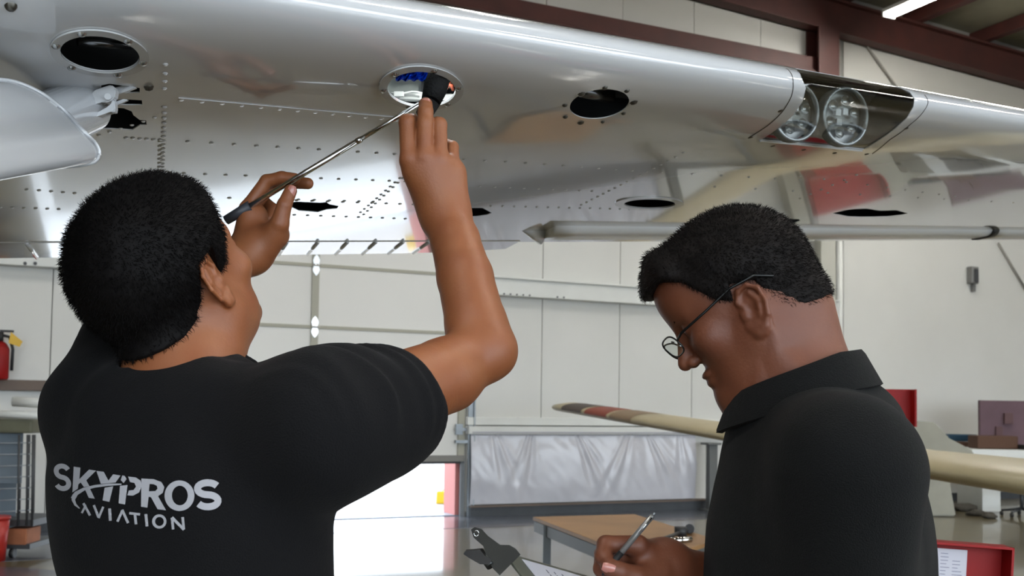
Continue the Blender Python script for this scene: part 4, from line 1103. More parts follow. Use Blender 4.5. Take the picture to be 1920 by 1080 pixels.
# flat printed lettering projected on the shirt back
print_white = mat('shirt_print_white', srgb(160, 160, 165), .7)
sbvh = bvh_of(sh_)
def decal(name, polys, m, parent, bvh, off=.0012, d0=.9):
    """polys: triangulated 2D meshes in pixel space (verts, faces) cast on the cloth"""
    V = []; Fc = []
    for vs2, fs2 in polys:
        b = len(V); ok = {}
        for i, (x, y) in enumerate(vs2):
            d = Vector(ray(x, y)).normalized(); h_ = bvh.ray_cast(Vector(CAM), d, 6)
            if h_[0] is None: ok[i] = False; V.append((0, 0, 0)); continue
            n_ = h_[1] if h_[1].dot(d) < 0 else -h_[1]
            ok[i] = True; V.append(tuple(h_[0]-d*off))
        for f in fs2:
            if all(ok[i] for i in f): Fc.append(tuple(b+i for i in f))
    return pyd(name, V, Fc, m, parent, True)
def dense_tri(loops, step):
    """fill closed 2D loops (even-odd) with small triangles"""
    pts = []; ed = []; dl = []
    for lp in loops:
        dn = []
        for i in range(len(lp)):
            a, b = lp[i], lp[(i+1) % len(lp)]; n = max(1, int(math.hypot(b[0]-a[0], b[1]-a[1])/step))
            for k in range(n): dn.append((a[0]+(b[0]-a[0])*k/n, a[1]+(b[1]-a[1])*k/n))
        b0 = len(pts); pts += dn; ed += [(b0+i, b0+(i+1) % len(dn)) for i in range(len(dn))]; dl.append(dn)
    def ins(p):
        c = False
        for pl in dl:
            j = len(pl)-1
            for i in range(len(pl)):
                if (pl[i][1] > p[1]) != (pl[j][1] > p[1]) and p[0] < (pl[j][0]-pl[i][0])*(p[1]-pl[i][1])/(pl[j][1]-pl[i][1]+1e-12)+pl[i][0]: c = not c
                j = i
        return c
    xs = [p[0] for p in pts]; ys = [p[1] for p in pts]
    for x in np.arange(min(xs), max(xs), step):
        for y in np.arange(min(ys), max(ys), step):
            if ins((x+.3, y+.3)): pts.append((x+.3, y+.3))
    vco, _, fs, *_ = delaunay_2d_cdt([Vector(p) for p in pts], ed, [], 0, 1e-5)
    keep = [tuple(f) for f in fs if ins((sum(vco[i][0] for i in f)/len(f), sum(vco[i][1] for i in f)/len(f)))]
    return [tuple(v) for v in vco], keep
def glyph_loops(ch, res=6):
    cu = bpy.data.curves.new('g', 'FONT'); cu.body = ch; cu.size = 1; cu.fill_mode = 'NONE'; cu.resolution_u = res
    o = bpy.data.objects.new('g', cu); C.objects.link(o); bpy.context.view_layer.update()
    me = o.to_mesh(); adj = {}
    for e in me.edges: adj.setdefault(e.vertices[0], []).append(e.vertices[1]); adj.setdefault(e.vertices[1], []).append(e.vertices[0])
    seen = set(); loops = []
    for v0 in adj:
        if v0 in seen: continue
        lp = [v0]; seen.add(v0); cur = v0
        while True:
            nx_ = [q for q in adj[cur] if q not in seen]
            if not nx_: break
            cur = nx_[0]; seen.add(cur); lp.append(cur)
        if len(lp) > 2: loops.append([(me.vertices[i].co.x, me.vertices[i].co.y) for i in lp])
    o.to_mesh_clear(); bpy.data.objects.remove(o); bpy.data.curves.remove(cu); return loops
# hand-drawn logo letters in the crop's coordinates: px = 90 + X/5.647, py = 840 + Y/5.647
def LC(pts): return [(90+x/5.647, 840+y/5.647) for x, y in pts]
def quad_map(loops, q):
    """normalise loops to their bounding box and map to the quad TL, TR, BR, BL"""
    xs = [p[0] for l in loops for p in l]; ys = [p[1] for l in loops for p in l]; x0, x1, y0, y1 = min(xs), max(xs), min(ys), max(ys)
    out = []
    for l in loops:
        r = []
        for x, y in l:
            u = (x-x0)/max(1e-6, x1-x0); v = 1-(y-y0)/max(1e-6, (y1-y0))
            r.append(tuple((1-v)*((1-u)*q[0][k]+u*q[1][k])+v*((1-u)*q[3][k]+u*q[2][k]) for k in (0, 1)))
        out.append(r)
    return out
def stroke(pts, wds):
    pts = [np.array(p, float) for p in pts]; L = []; Rr = []
    for i, p in enumerate(pts):
        t = pts[min(i+1, len(pts)-1)]-pts[max(i-1, 0)]; t = t/np.linalg.norm(t); n_ = np.array([-t[1], t[0]]); w_ = wds[i] if not np.isscalar(wds) else wds
        L.append(tuple(p+n_*w_/2)); Rr.append(tuple(p-n_*w_/2))
    return [L+Rr[::-1]]
def arcp(cx, cy, rx, ry, a0, a1, n=14, tilt=0): 
    return [(cx+rx*math.cos(math.radians(a)), cy+ry*math.sin(math.radians(a))) for a in np.linspace(a0, a1, n)]
def sletter(x0, y0, x1, y1, wd, skew=0):
    """a heavy S as one stroke in the crop frame"""
    cx = (x0+x1)/2; w_ = (x1-x0-wd)/2; h4 = (y1-y0-wd)/4
    up_ = [(cx+w_*math.cos(math.radians(a)), y0+wd/2+h4+h4*math.sin(math.radians(a))) for a in np.linspace(-28, -270, 16)]
    lo_ = [(cx+w_*math.cos(math.radians(a)), y0+wd/2+3*h4+h4*math.sin(math.radians(a))) for a in np.linspace(-90, 152, 16)]
    pts = up_[:-1]+lo_
    return stroke([(x+skew*(y-(y0+y1)/2), y) for x, y in pts], wd)
logo = []
def addl(loops): logo.append(dense_tri([LC(l) for l in loops], 3.0))
def sheared(loops, f_): return [[f_(x, y) for x, y in l] for l in loops]
S1 = sletter(60, 165, 245, 455, 52); addl(sheared(S1, lambda x, y: (x, y+(x-150)*.12)))
addl([[(272, 197), (343, 208), (332, 330), (435, 228), (508, 240), (405, 342), (440, 405), (380, 412), (345, 365), (322, 385), (315, 432), (258, 470)]])
addl([[(386, 430), (440, 422), (496, 538), (432, 528)]])
addl([[(512, 242), (590, 252), (640, 345), (690, 278), (768, 292), (715, 365), (560, 380)]])
addl([[(600, 420), (690, 405), (650, 570), (578, 555)]])
addl(stroke([(262, 540), (300, 480), (380, 435), (500, 405), (640, 388), (778, 384)], [50, 44, 32, 28, 24, 14]))
addl(stroke([(335, 640), (290, 600), (268, 550), (275, 510), (300, 480)], [10, 26, 36, 44, 44]))
addl([[(786, 290), (812, 296), (832, 330), (800, 372), (770, 340)]])
addl([[(762, 400), (842, 392), (815, 598), (748, 585)]])
addl([[(848, 302), (930, 312), (980, 345), (992, 400), (965, 470), (900, 505), (840, 500), (856, 450), (905, 445), (932, 410), (915, 370), (868, 360)]])
addl([[(988, 322), (1120, 330), (1200, 360), (1232, 415), (1215, 475), (1165, 510), (1250, 660), (1160, 648), (1090, 520), (1066, 516), (1052, 632), (985, 622)], [(1075, 380), (1120, 384), (1152, 400), (1160, 430), (1138, 456), (1068, 458)]])
addl([arcp(1392, 505, 158, 162, 0, 357, 40), arcp(1396, 503, 84, 104, 0, 357, 36)])
S2 = sletter(1545, 330, 1838, 660, 74); addl(S2)
# second line, letters as strokes
def sl(pts, w_=24): addl(stroke(pts, w_))
sl([(358, 690), (382, 640)], 22); sl([(375, 585), (445, 715)], 26); sl([(398, 600), (375, 660)], 20)
sl([(485, 605), (535, 735)], 26); sl([(535, 742), (585, 622)], 24)
sl([(652, 640), (660, 770)], 30)
sl([(735, 780), (788, 660)], 26); sl([(785, 655), (848, 795)], 28)
sl([(860, 690), (975, 703)], 26); sl([(920, 700), (932, 808)], 28)
sl([(1036, 700), (1048, 830)], 30)
addl([arcp(1178, 778, 76, 76, 0, 355, 30), arcp(1180, 778, 46, 48, 0, 355, 26)])
sl([(1312, 738), (1325, 862)], 28); sl([(1312, 735), (1440, 865)], 30); sl([(1425, 732), (1438, 862)], 28)
for g_ in logo: decal('print_letter', [g_], print_white, sh_, sbvh)
tag(sh_, label='black t-shirt with white SKYPROS AVIATION lettering on the back')

# ------------------------------------------------------------ torch and mirror rod
torch = empty('flashlight', P(806, 196, 1.556), 'black flashlight pushed up into the middle round wing opening', 'flashlight')
rub2 = mat('torch_black', srgb(9, 9, 9), .7, spec=.2, bump=.3, bump_scale=300)
tubeo('torch_head', [P(825, 141, 1.585), P(823, 145, 1.583), P(816, 166, 1.575), P(808, 190, 1.568)], [.014, .0175, .0178, .0145], rub2, torch, 20)
tubeo('torch_handle', [P(808, 190, 1.568), P(795, 215, 1.566), P(787, 255, 1.566), P(785, 270, 1.566)], [.0142, .0125, .012, .010], rub2, torch, 16)
tubeo('torch_rim', [P(826, 139, 1.586), P(824, 143, 1.584)], [.0165, .0182], chrome, torch, 20)
rod = empty('inspection_mirror', P(560, 334, 1.655), 'long thin steel inspection rod with a dark grip held between both hands', 'tool')
rp = [P(424, 413, 1.660), P(468, 386.5, 1.656), P(560, 331, 1.648), P(675, 262, 1.63), P(786, 195, 1.612)]
rp = [rp[0]+(rp[4]-rp[0])*t for t in (0, .128, .40, .70, 1.0)]
tubeo('grip', rp[:2], [.0075, .0085], mat('rod_grip', srgb(48, 50, 56), .5), rod, 14)
tubeo('shaft', rp[1:4], [.0044, .0044, .0044], chrome, rod, 12); tubeo('shaft', rp[3:], [.0036, .0036], chrome, rod, 12)
tubeo('collar', [rp[3]-un(rp[4]-rp[0])*.006, rp[3]+un(rp[4]-rp[0])*.002], .0049, chrome, rod, 12)

# ============================================================ man writing on the clipboard (right)
yw, pt = math.radians(11), math.radians(32)
HB = Head(P(1385, 566, 1.38), (-math.cos(yw)*math.cos(pt), math.sin(yw)*math.cos(pt), -math.sin(pt)), (0, .04, 1), .91, (.004, -.016))
man_b = empty('person', (float(P(1530, 960, 1.36)[0]), float(P(1530, 960, 1.36)[1]), 0), 'person with greying black hair, glasses and black polo shirt writing on a clipboard', 'person')
Bb = np.stack([[math.sin(yw), math.cos(yw), 0], [-math.cos(yw), math.sin(yw), 0], [0, 0, 1]])
bL, bR = P(1590, 880, 1.19), P(1520, 850, 1.52)
nb0, nb1 = P(1500, 760, 1.36), HB.W(0, -.045, -.05)
eB, wB = P(1455, 1120, 1.50), P(1243, 1062, 1.385)
eBL, wBL = P(1570, 1330, 1.22), P(1250, 1230, 1.15)
Bk = [(P(1196, 1024, 1.350), .0135), (P(1190, 1040, 1.372), .0135), (P(1192, 1060, 1.390), .013), (P(1200, 1082, 1.402), .012)]
Bf = [[(P(1196, 1022, 1.348), .0125), (P(1136, 1021, 1.345), .0115), (P(1131, 1043, 1.330), .0105), (P(1146, 1060, 1.322), .0095)],
      [(P(1190, 1040, 1.370), .0125), (P(1131, 1040, 1.368), .0115), (P(1128, 1066, 1.350), .0105), (P(1142, 1082, 1.338), .0095)],
      [(P(1192, 1060, 1.388), .012), (P(1136, 1062, 1.388), .011), (P(1133, 1088, 1.370), .010), (P(1148, 1102, 1.358), .009)],
      [(P(1200, 1080, 1.40), .011), (P(1148, 1086, 1.402), .010), (P(1145, 1108, 1.385), .009), (P(1158, 1118, 1.375), .008)]]
Bth = [[(P(1232, 1075, 1.352), .018), (P(1192, 1082, 1.326), .0145), (P(1162, 1072, 1.316), .0122), (P(1143, 1064, 1.314), .0108)]]
def face_b(q):
    d = HB.skin(q)
    d = smin(d, ellip(q, (0, .050, .050), (.058, .052, .052)), .02)               # fuller forehead
    return d
def body_b(p):
    q = HB.loc(p); d = face_b(q)*HB.sc
    nk = cone(p, nb0, nb1, .072, .062); nk = smin(nk, cone(p, P(1440, 770, 1.36), HB.W(0, .02, -.085), .045, .040), .04)
    d = smin(d, nk, .035)
    t = smin(cone(p, bL, nb0, .05, .055), cone(p, bR, nb0, .05, .055), .05); d = smin(d, t, .04)
    a = cone(p, bR, eB, .054, .044); a = smin(a, cone(p, eB, wB, .043, .029), .02)
    pm = palm(p, wB, .026, Bk, .0135, .018); pm = smin(pm, cone(p, wB, P(1215, 1070, 1.355), .026, .020), .02)
    a = smin(a, pm, .02); a = smin(a, fingers(p, Bf), .005); a = smin(a, fingers(p, Bth), .008)
    d = smin(d, a, .03)
    b = cone(p, bL, eBL, .054, .044); b = smin(b, cone(p, eBL, wBL, .043, .029), .02)
    # left hand holding the board's lower edge, below the frame
    for k in range(4):
        c0 = wBL+np.array([-.07, .012-.02*k+.02, .005]); b = smin(b, cone(p, wBL, c0, .022, .012), .012); b = smin(b, cone(p, c0, c0+np.array([-.035, 0, -.012]), .0105, .0085), .003)
    b = smin(b, cone(p, wBL, wBL+np.array([-.06, .01, .035]), .018, .011), .01)
    return smin(d, b, .03)
sdf_obj('body', body_b, (.06, 1.02, 1.03), (.62, 1.68, 1.78), .0026, skin_b, man_b)
def hairline_b(q):
    y, z = q[:, 1], q[:, 2]
    hz = np.interp(y, [-.12, -.095, -.07, -.05, -.034, -.028, .004, .010, .030, .040, .055, .080, .1], [-.058, -.062, -.058, -.048, -.034, .006, .018, -.006, .010, .028, .056, .076, .070])
    return z-hz
def hair_b(p):
    q = HB.loc(p); s_ = smin(HB.skull(q), ellip(q, (0, .050, .050), (.058, .052, .052)), .02)*HB.sc; g = hairline_b(q)*HB.sc
    s_ = smin(s_, cone(p, nb0, nb1, .072, .062), .02)
    th = .002+.012*np.clip((q[:, 2]-np.interp(q[:, 1], [-.12, 0, .1], [-.066, -.02, .062]))/.08, 0, 1)**.9+.010*np.clip((q[:, 1]-.045)/.03, 0, 1)*np.clip((q[:, 2]-.055)/.02, 0, 1)
    n_ = vnoise(p, 110, 1)*.0010+vnoise(p, 300, 2)*.0005
    return smax(s_-th+n_, -g*.9, .006)
hlo, hhi = bbox_of([HB.W(x, y, z) for x in (-.1, .1) for y in (-.13, .12) for z in (-.1, .14)], .01)
hb = sdf_obj('hair', hair_b, hlo, hhi, .003, hair_g, man_b)
strands('hair_strand', bvh_of(hb), HB, lambda q: True, 22000, hair_g, man_b, length=.006, rad=.00034, seed=9)
for sx_ in (-1, 1):
    bm = bmesh.new(); bmesh.ops.create_uvsphere(bm, u_segments=16, v_segments=10, radius=.0112, matrix=Matrix.Translation(Vector(HB.W(sx_*.031, .0745, -.001)))); obj('eye', bm, MATS['eye_white'], man_b, True)
    # eyebrows
    tubeo('eyebrow', [HB.W(sx_*.014, .094, .014), HB.W(sx_*.030, .090, .020), HB.W(sx_*.046, .076, .015)], [.0022, .003, .0015], hair_g, man_b, 8)
# glasses
gl_ = empty('glasses', HB.W(0, .11, 0)); gl_.parent = man_b; gl_.matrix_parent_inverse = man_b.matrix_world.inverted()
fr_m = mat('glasses_frame', srgb(24, 26, 26), .3, metal=.5); gls = clear_mat('glasses_lens', (.95, .98, .97))
for sx_ in (-1, 1):
    c0 = np.array([sx_*.032, .112, -.010]); pts = []
    for a in np.linspace(0, 2*math.pi, 25):
        dx, dz = [.0235*math.copysign(abs(t_)**.7, t_) for t_ in (math.cos(a),)][0], [.0150*math.copysign(abs(t_)**.7, t_) for t_ in (math.sin(a),)][0]; pts.append(HB.W(c0[0]+dx, c0[1]-dx*sx_*.42+dz*.30, c0[2]+dz))
    tubeo('rim', pts, .0012, fr_m, gl_, 6)
    bm = bmesh.new(); vv = [bm.verts.new(Vector(p)) for p in pts[:-1]]; bm.faces.new(vv); obj('lens', bm, gls, gl_)
    tubeo('temple', [HB.W(sx_*.056, .102, -.008), HB.W(sx_*.072, .092, -.004), HB.W(sx_*.078, .05, .003), HB.W(sx_*.0825, .006, .012), HB.W(sx_*.0835, -.030, .010), HB.W(sx_*.080, -.052, -.004)], [.0016, .0018, .0017, .0016, .0022, .0018], fr_m, gl_, 8)
    tubeo('nose_pad', [HB.W(sx_*.009, .106, -.008), HB.W(sx_*.010, .100, -.014)], .0014, chrome, gl_, 6)
tubeo('bridge', [HB.W(-.008, .108, -.002), HB.W(0, .110, .001), HB.W(.008, .108, -.002)], .0012, fr_m, gl_, 6)
# polo shirt with collar
def polo_f(p):
    d = ellip(p, P(1530, 990, 1.365), (.185, .116, .175), Bb)
    d = smin(d, ellip(p, P(1535, 1180, 1.36), (.165, .120, .28), Bb), .08)
    d = smin(d, ellip(p, P(1545, 1350, 1.36), (.165, .125, .18), Bb), .06)
    d = smin(d, cone(p, bL, nb0-np.array([0,0,.03]), .064, .055), .06); d = smin(d, cone(p, bR, nb0-np.array([0,0,.03]), .064, .055), .06)
    d = smin(d, ellip(p, P(1575, 815, 1.38), (.10, .065, .06), Bb), .05)
    for s0_, e0_ in ((bL, eBL), (bR, eB)):
        slv = cone(p, s0_, e0_, .074, .064); ax_ = un(e0_-s0_); slv = smax(slv, (p-(s0_+(e0_-s0_)*.80).astype(np.float32))@ax_.astype(np.float32), .006); d = smin(d, slv, .035)
    fz = np.clip((1.36-p[:, 2])/.15, 0, 1); d = d-.006+fz*.004*np.sin(p[:, 0]*62+p[:, 1]*20+5*np.sin(p[:, 2]*9+p[:, 0]*11))*(.5+.5*np.sin(p[:, 0]*23+2))+vnoise(p*np.array([1, 1, .5], np.float32), 24, 4)*.0035+vnoise(p, 55, 8)*.0012
    ng = cone(p, P(1490, 800, 1.36), nb1, .070, .066); nax = un(nb1-nb0); pl = -((p-P(1490, 775, 1.36).astype(np.float32))@un(nax).astype(np.float32))
    return smax(d, -smax(ng, pl, .002), .003)
sdf_obj('polo_shirt', polo_f, (.10, 1.0, .88), (.68, 1.72, 1.55), .0042, polo, man_b)
# collar: folded band round the neck, swept between an upper and a lower edge
def collar():
    nax = un(nb1-nb0); bm = bmesh.new(); rows = []
    fwd = un(Bb[1]-nax*(Bb[1]@nax)); rgt = np.cross(fwd, nax)
    cen = P(1503, 722, 1.36)
    K = 40
    for i in range(K+1):
        a = math.radians(-165+330*i/K)            # 0 = back of neck
        rad_ = .074+.010*abs(math.sin(a)); dirn = -math.cos(a)*fwd*1.0+math.sin(a)*rgt
        front = max(0, (abs(math.degrees(a))-60)/105)
        base = cen+dirn*rad_-nax*(.0+.020*front)+fwd*.016*front
        hgt = .030*(1-front*.6)
        ring_ = [base-nax*.012, base+nax*hgt, base+nax*(hgt+.004)+dirn*.003, base+nax*(hgt-.002)+dirn*.007, base-nax*(.012+.012*front)+dirn*(.022+.004*front), base-nax*(.014+.012*front)+dirn*.018]
        rows.append([bm.verts.new(Vector(q)) for q in ring_])
    n_ = len(rows[0])
    for i in range(K):
        for k in range(n_): bm.faces.new((rows[i][k], rows[i][(k+1) % n_], rows[i+1][(k+1) % n_], rows[i+1][k]))
    bm.faces.new(rows[0]); bm.faces.new(rows[-1][::-1]); bmesh.ops.recalc_face_normals(bm, faces=bm.faces)
    o = obj('collar', bm, polo, man_b, True); o.modifiers.new('e', 'EDGE_SPLIT').split_angle = math.radians(60); return o
collar()
hb_c = P(1535, 1300, 1.36)
sdf_obj('trousers', pants(hb_c, Bb), (hb_c[0]-.32, hb_c[1]-.3, .05), (hb_c[0]+.32, hb_c[1]+.3, 1.12), .010, jeans, man_b)
shoes(hb_c, Bb, man_b)
nail(P(1141, 1066, 1.303), un(-F+R*-.1), tuple(un(-R+U*.3)), .006, .008, man_b)
# pen
pen = empty('pen', P(1150, 1050, 1.325), 'silver grey pen held in the writing hand', 'pen')
pa, pb = P(1224, 966, 1.330), P(1128, 1080, 1.312)
dd_ = pb-pa
tubeo('barrel', [pa, pa+dd_*.02, pa+dd_*.62], [.0028, .0036, .0038], mat('pen_grey', srgb(140, 140, 138), .3, metal=.6), pen, 14)
tubeo('pen_grip', [pa+dd_*.62, pa+dd_*.9, pa+dd_*.99], [.0042, .0038, .0012], rubber, pen, 14)
tubeo('clicker', [pa-dd_*.04, pa], .0016, steel_grey, pen, 8)
tubeo('pocket_clip', [pa+dd_*.03-F*.005, pa+dd_*.3-F*.005], .0009, chrome, pen, 6)
# clipboard
A0_ = P(980, 1037, 1.29); lo_ = un(P(1118, 1077, 1.36)-A0_); wd_ = P(918, 1084, 1.16)-A0_; wd_ = un(wd_-lo_*(wd_@lo_)); nn_ = np.cross(lo_, wd_); nn_ = nn_ if nn_[2] > 0 else -nn_
cb = empty('clipboard', A0_, 'clipboard with black metal clip and printed form tilted at the lower middle', 'clipboard')
CF = (A0_, lo_, wd_, nn_)
boxo('board', (-.02, -.010, -.012), (.25, .215, -.009), mat('board_smoke', srgb(92, 94, 84), .3, noise_amt=.3, noise_scale=10), cb, CF, .001)
boxo('paper_sheet', (.004, .0, -.0085), (.24, .20, -.0075), paper, cb, CF)
bm = bmesh.new()
for r_ in range(14):
    y0 = .012; x0 = .035+r_*.013; L = .02+.15*random.random()
    while y0 < L+.02:
        ww = .004+.010*random.random(); add_box(bm, (x0, y0, -.0075), (x0+.0016, y0+ww, -.0072), CF); y0 += ww+.003
for k in range(5): add_box(bm, (.012, .115+k*.009, -.0075), (.021, .121+k*.009, -.0072), CF)
tag(obj('printed_text', bm, mat('clip_ink', srgb(84, 84, 96), .6), cb), kind='stuff')
clipm = mat('clip_dark_metal', srgb(52, 54, 54), .35, metal=.7)
def cpoly(name, px, d, th, m): return prism(name, [P(x, y, d+(y-1030)*-.0004) for x, y in px], th, m, cb, F)
cpoly('clip_plate', [(883, 993), (890, 988), (903, 992), (915, 1005), (938, 1022), (955, 1022), (967, 1029), (976, 1040), (937, 1079), (924, 1066), (915, 1050), (906, 1024), (888, 1008)], 1.265, .002, clipm)
cpoly('clip_lever', [(869, 1039), (874, 1033), (890, 1032), (900, 1031), (908, 1042), (922, 1048), (918, 1058), (900, 1058), (884, 1049), (876, 1044)], 1.262, .010, rubber)
tubeo('spring', [P(900, 1034, 1.27), P(920, 1062, 1.255)], .0055, clipm, cb, 12)
tubeo('hole_rim', [P(893+5*math.cos(a)*.8-2*math.sin(a), 1000+5*math.sin(a)+2*math.cos(a), 1.264) for a in np.linspace(0, 2*math.pi, 14)], .0006, chrome, cb, 6)
# ------------------------------------------------------------ background things
def fp(x, y): return floor_pt(x, y)
def atz(x, y, z): return floor_pt(x, y, z)
# plastic sheeting over the lower wall
t0, z1 = wp(886, 816, .13); t1, _ = wp(1308, 816, .13); z0 = .16; V = []; Fc = []; nx, ny = 170, 46
for i in range(nx+1):
    for j in range(ny+1):
        t = t0+(t1-t0)*i/nx; z = z0+(1.12-z0)*j/ny; hh = (z-z0)/(1.12-z0)
        fan = 0
        for c_, a_ in ((.35, .22), (.9, -.15), (1.6, .3), (2.45, -.25), (2.75, .35), (3.3, .1)):
            x_ = (t-t0-c_-(1-hh)*a_*1.6)/(.05+.22*(1-hh)); fan += math.exp(-x_*x_)*.016*(.3+hh)*math.cos(x_*5)
        d = .075+.03*math.sin(math.pi*min(1, hh*1.1))+fan+.010*noise.noise(Vector((t*2.2, z*3, 0)))+.004*noise.noise(Vector((t*9+z*6, z*5, 3)))
        V.append(WB+t*WD+z*ZZ+WN*max(.125 if hh > .97 else .05, d))
for i in range(nx):
    for j in range(ny): Fc.append((i*(ny+1)+j, (i+1)*(ny+1)+j, (i+1)*(ny+1)+j+1, i*(ny+1)+j+1))
ps = pyd('plastic_sheet', V, Fc, plastic_sheet, None, True); tag(ps, 'translucent wrinkled plastic sheeting hung over the lower back wall', 'sheeting')
boxw = lambda name, t0, t1, z0, z1, d0, d1, m, parent, bev=0: wbox(name, t0, t1, z0, z1, d0, d1, m, parent, bev)
# steel stand carrying the cream wing
sp = atz(1334, 957, 0); st_ = empty('steel_stand', sp, 'grey steel post stand against the wall right of the plastic sheet', 'stand')
sh = 1.47-(830-765.5)/2000*float((sp-CAM)@F)
boxo('post', (-.07, -.05, 0), (.07, .05, sh-.03), mat('stand_grey', srgb(96, 98, 96), .5, metal=.3), st_, (sp, WD, WN, ZZ), .01); boxo('top_plate', (-.13, -.1, sh-.03), (.10, .1, sh), MATS['stand_grey'], st_, (sp, WD, WN, ZZ), .005)
boxo('foot_plate', (-.14, -.12, 0), (.14, .12, .02), MATS['stand_grey'], st_, (sp, WD, WN, ZZ))
# cream wing lying across the background
cwing = empty('detached_wing', P(1500, 825, 9.8), 'long cream aircraft wing with dark and red tip stripes lying behind the glasses-wearing man', 'aircraft wing')
keys = [(1050, 765, 13.5, .012, .05), (1056, 764, 13.45, .05, .16), (1075, 764.5, 13.3, .066, .24), (1350, 807, 11.0, .083, .36), (1720, 866, 8.2, .098, .44), (1920, 892, 7.1, .11, .48), (2400, 958, 5.7, .12, .5)]
sec_n = 24; path = [P(x, y, d) for x, y, d, a, b in keys]; alongW = un(path[-2]-path[2]); sideW = un(np.cross(alongW, ZZ)); sideW = sideW if sideW[1] > 0 else -sideW; upW = np.cross(sideW, alongW); upW = upW if upW[2] > 0 else -upW
def wsec(c, a, b, rng_=(0, 2*math.pi), n=sec_n, off=0): return [c+sideW*(b*math.cos(t)*(1))+upW*((a+off)*math.sin(t)) for t in np.linspace(rng_[0], rng_[1], n)]
bm = bmesh.new(); rows = [[bm.verts.new(Vector(q)) for q in wsec(c, k[3], k[4])[:-1]] for c, k in zip(path, keys)]
for i in range(len(rows)-1):
    m_ = len(rows[0])
    for k in range(m_): bm.faces.new((rows[i][k], rows[i][(k+1) % m_], rows[i+1][(k+1) % m_], rows[i+1][k]))
bm.faces.new(rows[0]); bm.faces.new(rows[-1][::-1]); bmesh.ops.recalc_face_normals(bm, faces=bm.faces); obj('wing_shell', bm, cream, cwing, True)
def lerpk(px):
    for i in range(len(keys)-1):
        if keys[i][0] <= px <= keys[i+1][0]:
            f_ = (px-keys[i][0])/(keys[i+1][0]-keys[i][0]); 
            D = 1/((1-f_)/keys[i][2]+f_/keys[i+1][2]); w2 = f_*D/keys[i+1][2]
            return path[i]+(path[i+1]-path[i])*w2, keys[i][3]+(keys[i+1][3]-keys[i][3])*w2, keys[i][4]+(keys[i+1][4]-keys[i][4])*w2
def stripe(name, x0, x1, m):
    bm = bmesh.new(); rw = []
    for k in range(5):
        c, a, b = lerpk(x0+(x1-x0)*k/4); rw.append([bm.verts.new(Vector(q)) for q in wsec(c, a+.004, b+.004, (math.radians(60), math.radians(193)), 12)])
    for i in range(4):
        for k in range(11): bm.faces.new((rw[i][k], rw[i][k+1], rw[i+1][k+1], rw[i+1][k]))
    bmesh.ops.recalc_face_normals(bm, faces=bm.faces); return obj(name, bm, m, cwing, True)
tag(stripe('paint_stripe', 1086, 1126, mat('stripe_dark', srgb(74, 62, 54), .5)), 'dark grey stripe'); tag(stripe('paint_stripe', 1133, 1178, mat('stripe_red', srgb(138, 60, 40), .5)), 'faded red stripe'); tag(stripe('paint_stripe', 1184, 1228, mat('stripe_tan', srgb(134, 112, 86), .5)), 'tan stripe')
# stands of that wing (outside or behind the man)
for px in (1500, 2150):
    c = P(px, 760+(px-1000)*.2, 7.5 if px > 2000 else 9.6); c = np.array([c[0], c[1], 0]); 
    bm = bmesh.new(); add_box(bm, (-.03, -.03, 0), (.03, .03, .93)); add_box(bm, (-.3, -.03, 0), (.3, .03, .04)); add_box(bm, (-.03, -.3, 0), (.03, .3, .04)); add_box(bm, (-.25, -.1, .9), (.25, .1, .95))
    for v in bm.verts: v.co += Vector(c)
    o = obj('trestle', bm, MATS['stand_grey']); tag(o, 'grey trestle holding up the %s of the cream wing' % ('middle' if px < 2000 else 'root end'), 'stand', 'trestles under the cream wing')
# plywood table
tq = [atz(999, 969, .76), atz(1190, 964, .76), atz(1345, 1012, .76), atz(1215, 1052, .76)]
tb = empty('work_table', (float(np.mean(tq, axis=0)[0]), float(np.mean(tq, axis=0)[1]), 0), 'plywood-topped work table on grey steel legs behind the clipboard', 'table')
prism('tabletop', tq, -.022, wood, tb, ZZ, .002)
tc0 = np.mean(tq, axis=0)
ins = [tc0+(q-tc0)*.96 for q in tq]
for i in (0, 1, 2, 3):
    a, b = ins[i], ins[(i+1) % 4]; ex = un(b-a); boxo('apron', (0, -.015, -.09), (np.linalg.norm(b-a), .015, -.024), mat('table_leg_grey', srgb(82, 86, 88), .5, metal=.3), tb, (a, ex, np.cross(ZZ, ex), ZZ))
legs = [atz(1033, 984, .74)+0*ZZ, ins[1], ins[2], ins[3]]
legs[0] = ins[0]+(ins[3]-ins[0])*.13
for q in legs: boxo('leg', (q[0]-.024, q[1]-.024, 0), (q[0]+.024, q[1]+.024, .735), mat('table_leg_grey', srgb(92, 96, 98), .5, metal=.3), tb)
# ratchet and sockets on it
def on_t(x, y, h=.77): return atz(x, y, h)
rt = empty('ratchet', on_t(1260, 1002), 'black-handled ratchet wrench lying on the plywood table', 'wrench')
a, b = on_t(1226, 1018, .79), on_t(1276, 998, .79)
tubeo('handle', [a, a+(b-a)*.4, b], [.015, .012, .010], rubber, rt, 10); tubeo('ratchet_head', [b-ZZ*.02, b+ZZ*.03], .034, rubber, rt, 16)
tubeo('drive_knob', [on_t(1293, 993, .765), on_t(1293, 991, .80)], .026, rubber, rt, 14); tubeo('link', [b, on_t(1293, 994, .785)], .012, rubber, rt, 8)
for k, px in enumerate((1262, 1274, 1286)):
    c = on_t(px, 1014-k, .78); o = tubeo('socket', [c-np.array([.028, .02, 0]), c+np.array([.028, .02, 0])], .016, chrome, None, 14); tag(o, '%s chrome socket lying beside the ratchet on the plywood table' % ('leftmost', 'middle', 'rightmost')[k], 'socket', 'chrome sockets on the table')
